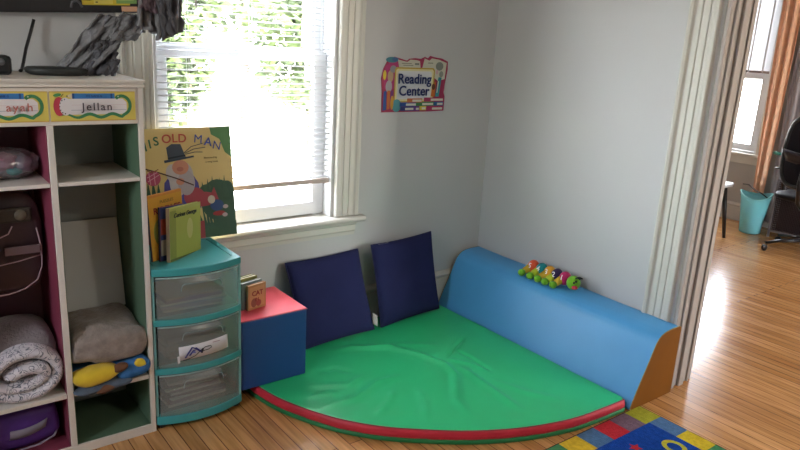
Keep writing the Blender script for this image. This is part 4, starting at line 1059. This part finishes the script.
for th in (0, PI):
    p = Vector(wbf(th/(2*PI), .90)); q = 1
    mb = MB().ball((0, 0, 0), (.0045, .028, .009), 0, 16, 8)
    mb.build('grip_slot', HN, wb, loc=tuple(Matrix.Rotation(R(-65), 3, 'Z') @ p), rot=(0, 0, R(-65)+th))
# far table
tb = thing('side_table', 'low white topped table with black leg, its corner showing past the door jamb', 'table', (5.42, 3.01, 0))
MB().prism([(-.40, -.25), (.27, -.27), (.35, -.235), (.27, .32), (-.40, .32)], 'z', .465, .490).build('table_top', mat('white_table_top', '#cfd2d6', .5), tb, bevel=.008)
for sx, sy in ((.27, -.20), (-.33, -.20), (.22, .26), (-.33, .26)):
    MB().tube([(sx, sy, .466), (sx*1.32, sy*1.15, .0)], [.022, .014], 10).build('leg', BLACK, tb)
# black metal mesh cabinet at the curtain
ms = thing('mesh_cart', 'dark metal mesh cart standing behind the office chair in the far room', 'cart', (6.32, 2.46, 0))
MET = mat('grey_metal_bar', '#7d7a80', .4, .5, metal=.4); MSH = mat('dark_mesh_rods', '#3a2f33', .5)
mb = MB()
for xx in (-.12, .12):
    for yy in (-.14, .14): mb.box(xx-.009, xx+.009, yy-.009, yy+.009, 0, .52)
for z in (.05, .50):
    mb.box(-.12, .12, -.149, -.131, z, z+.018).box(-.12, .12, .131, .149, z, z+.018).box(-.129, -.111, -.14, .14, z, z+.018).box(.111, .129, -.14, .14, z, z+.018)
mb.build('frame', MET, ms, bevel=.002)
mb = MB()
for k in range(20):
    u = -.13+.26*k/19; mb.box(-.122, -.118, u-.002, u+.002, .068, .50)
for k in range(24):
    z = .075+.42*k/23; mb.box(-.121, -.119, -.131, .131, z-.003, z+.003)
mb.build('mesh_panel', MSH, ms)
MB().box(-.09, .11, -.11, .11, .07, .44).build('inner_bin', mat('dark_bin', '#2e2629', .7), ms, bevel=.01)
t = MB().tube([(6.42, 3.0, .38), (6.38, 2.93, .39), (6.33, 2.84, .36), (6.30, 2.76, .345), (6.28, 2.68, .31)], .006, 8).build('black_cable', BLACK)
tag(t, 'black cable curving over the rim of the aqua wastebasket', 'cable')

# office chair
oc = thing('office_chair', 'black mesh office chair on casters cut off by the right photo edge', 'office chair', (5.93, 2.17, 0))
CH = mat('chair_black', '#141418', .3, .5); CHF = mat('chair_frame_grey', '#33383b', .4, .4)
for k in range(5):
    a = R(135+72*k); c, s_ = math.cos(a), math.sin(a)
    lg = MB().tube([(c*.03, s_*.03, .115), (c*.18, s_*.18, .098), (c*.325, s_*.325, .070)], [.022, .019, .013], 10, flat=.8).build('base_leg', CH, oc)
    q = MB().lathe([(.0001, -.012), (.022, -.012), (.026, -.008), (.026, .008), (.022, .012), (.0001, .012)], (0, 0, 0), 18, 0, 'y').build('caster', CH, lg, loc=(c*.325, s_*.325, .027), rot=(0, 0, a+.5))
    MB().lathe([(.0001, -.0135), (.009, -.0135), (.010, -.012)], (0, 0, 0), 12, 0, 'y').build('hub_cap', mat('aqua_hub', '#5d7f7c', .4), q)
MB().lathe([(.0001, .09), (.038, .09), (.036, .14), (.028, .15), (.028, .36), (.02, .37), (.0001, .42)], (0, 0, 0), 20).build('gas_column', CH, oc)
sr = bpy.data.objects.new('seat_assembly', None)
bpy.data.objects.remove(sr)
ang = R(-5)
Mrot = Matrix.Rotation(ang, 4, 'Z')
cushion('seat', mat('chair_seat_cloth', '#1a1a20', .6, .3, bump=.2), .50, .48, .09, oc, (-.0, .02, .42), (0, 0, ang), e=.45, amp=.003, seed=40)
# backrest: rounded frame loop + mesh; back plane faces away from us to the far side (+x side seat front)
def bl_pt(a, k=1):   # superellipse loop in local (y, z)
    c, s_ = math.cos(a), math.sin(a); e = .5
    return (math.copysign(abs(c)**e, c)*.225*k, math.copysign(abs(s_)**(.55), s_)*.27*k)
loop = []
for k in range(49):
    y, z = bl_pt(2*PI*k/48); z2 = z+.835; xb = -.255+.10*(y/.225)**2*.6-.04*math.cos((z2-.6)*5)
    loop.append(Mrot @ Vector((xb, y*(1-.12*(z < 0)*abs(z)/.27), z2)))
MB().tube(loop, .017, 10).build('back_frame', CHF, oc)
def bm_(u, v):
    a = -.22+.44*u; z = -.262+.524*v; lim = .225*(1-abs(z/.27)**3.6)**.27 if abs(z) < .27 else 0
    y = max(-lim, min(lim, a)); z2 = z+.835
    return tuple(Mrot @ Vector((-.255+.10*(y/.225)**2*.6-.04*math.cos((z2-.6)*5), y*(1-.12*(z < 0)*abs(z)/.27), z2)))
MB().grid(bm_, 24, 24).build('back_mesh', mat('chair_mesh_cloth', '#17151f', .7, .2), oc, solid=.004)
MB().grid(lambda u, v: tuple(Mrot @ Vector((-.300+.03*math.cos(v*3), -.17+.34*u, .76+.09*v-.02*math.sin(u*PI)))), 12, 6).build('lumbar_pad', mat('chair_lumbar', '#26242f', .5), oc, solid=.02)
MB().tube([Mrot @ Vector(p) for p in ((-.0, 0, .39), (-.15, 0, .38), (-.27, 0, .46), (-.31, 0, .60), (-.30, 0, .76))], [.028, .026, .026, .022, .018], 12, flat=1.6).build('back_support', CH, oc)
for s_ in (-1, 1):
    MB().tube([Mrot @ Vector(p) for p in ((.0, s_*.20, .42), (.0, s_*.275, .44), (-.01, s_*.285, .55), (-.02, s_*.285, .655))], [.018, .018, .016, .02], 10).build('arm_post', CH, oc)
    cushion('armrest', CH, .25, .085, .03, oc, tuple(Mrot @ Vector((-.01, s_*.285, .650))), (0, 0, ang), e=.5, amp=0, seed=1, nu=24, nv=10)
MB().tube([Mrot @ Vector(p) for p in ((-.27, .215, .80), (-.275, .245, .800), (-.28, .268, .805))], [.012, .014, .012], 10).build('adjust_lever', mat('teal_knob', '#3c8f86', .5), oc)

# ------------------------------------------------------------------ lights: sky, sun, daylight through added unseen openings, added fill lamp
wd = bpy.data.worlds.new('sky'); S.world = wd; wd.use_nodes = True; nt = wd.node_tree
bg = nt.nodes['Background']; sky = nt.nodes.new('ShaderNodeTexSky'); sky.sky_type = 'NISHITA'; sky.sun_disc = False
sky.sun_elevation = R(50); sky.sun_rotation = R(160); sky.air_density = 1; sky.dust_density = 3
mixn = nt.nodes.new('ShaderNodeMix'); mixn.data_type = 'RGBA'; mixn.inputs[0].default_value = .85
nt.links.new(sky.outputs[0], mixn.inputs[6]); mixn.inputs[7].default_value = (1, .985, .94, 1)
nt.links.new(mixn.outputs[2], bg.inputs[0]); bg.inputs[1].default_value = 17
def light(name, kind, loc, energy, size=None, rot=None, col=(1, 1, 1), sy=None):
    l = bpy.data.lights.new(name, kind); l.energy = energy; l.color = col
    if kind == 'AREA':
        l.size = size; l.shape = 'RECTANGLE'; l.size_y = sy or size
    o = bpy.data.objects.new(name, l); COL.objects.link(o); o.location = loc
    if rot: o.rotation_euler = rot
    return o
sun = light('sun', 'SUN', (0, 0, 20), 9, rot=(R(40), 0, R(-18)), col=(1, .96, .9)); sun.data.angle = R(1)
# light portals in the windows and the added openings only guide the sky light in; they emit nothing themselves
def portal(name, loc, rot, a, b):
    o = light(name, 'AREA', loc, 1, a, rot, sy=b); o.data.cycles.is_portal = True
portal('portal_window', ((WX0+WX1)/2, YW+.17, (WZ0+WZ1)/2), (R(-90), 0, 0), WX1-WX0, WZ1-WZ0)
portal('portal_left', (XL-.16, (LW[0]+LW[1])/2, (LW[2]+LW[3])/2), (0, R(-90), 0), LW[3]-LW[2], LW[1]-LW[0])
portal('portal_far_front', ((FD[0]+FD[1])/2, YF-.16, (FD[2]+FD[3])/2), (R(90), 0, 0), FD[1]-FD[0], FD[3]-FD[2])
portal('portal_far', (XF+.16, (FW[0]+FW[1])/2, (FW[2]+FW[3])/2), (0, R(90), 0), FW[3]-FW[2], FW[1]-FW[0])
t = thing('fill_lamp', 'round white glass lamp added on the unseen ceiling as fill light', 'ceiling lamp', (2.0, -.5, H))  # unseen lamp added to lift the fill light on walls and cubbies
MB().lathe([(.0001, 0), (.17, 0), (.17, -.02), (.15, -.03), (.0001, -.03)], (0, 0, 0), 32).build('base', VINYL, t)
MB().lathe([(.15, -.03), (.155, -.06), (.12, -.09), (.0001, -.105)], (0, 0, 0), 32).build('shade', mat('fill_lamp_glass', '#fff6e6', .4, emis='#fff2e2', es=45), t)

# ------------------------------------------------------------------ view
vs_ = S.view_settings; S.display_settings.display_device = 'sRGB'
vs_.view_transform = 'Standard'; vs_.look = 'None'; vs_.exposure = 0.5; vs_.gamma = 1; vs_.use_curve_mapping = False
S.cycles.use_denoising = True; S.cycles.max_bounces = 8; S.cycles.diffuse_bounces = 4; S.cycles.transparent_max_bounces = 12
S.cycles.sample_clamp_indirect = 6
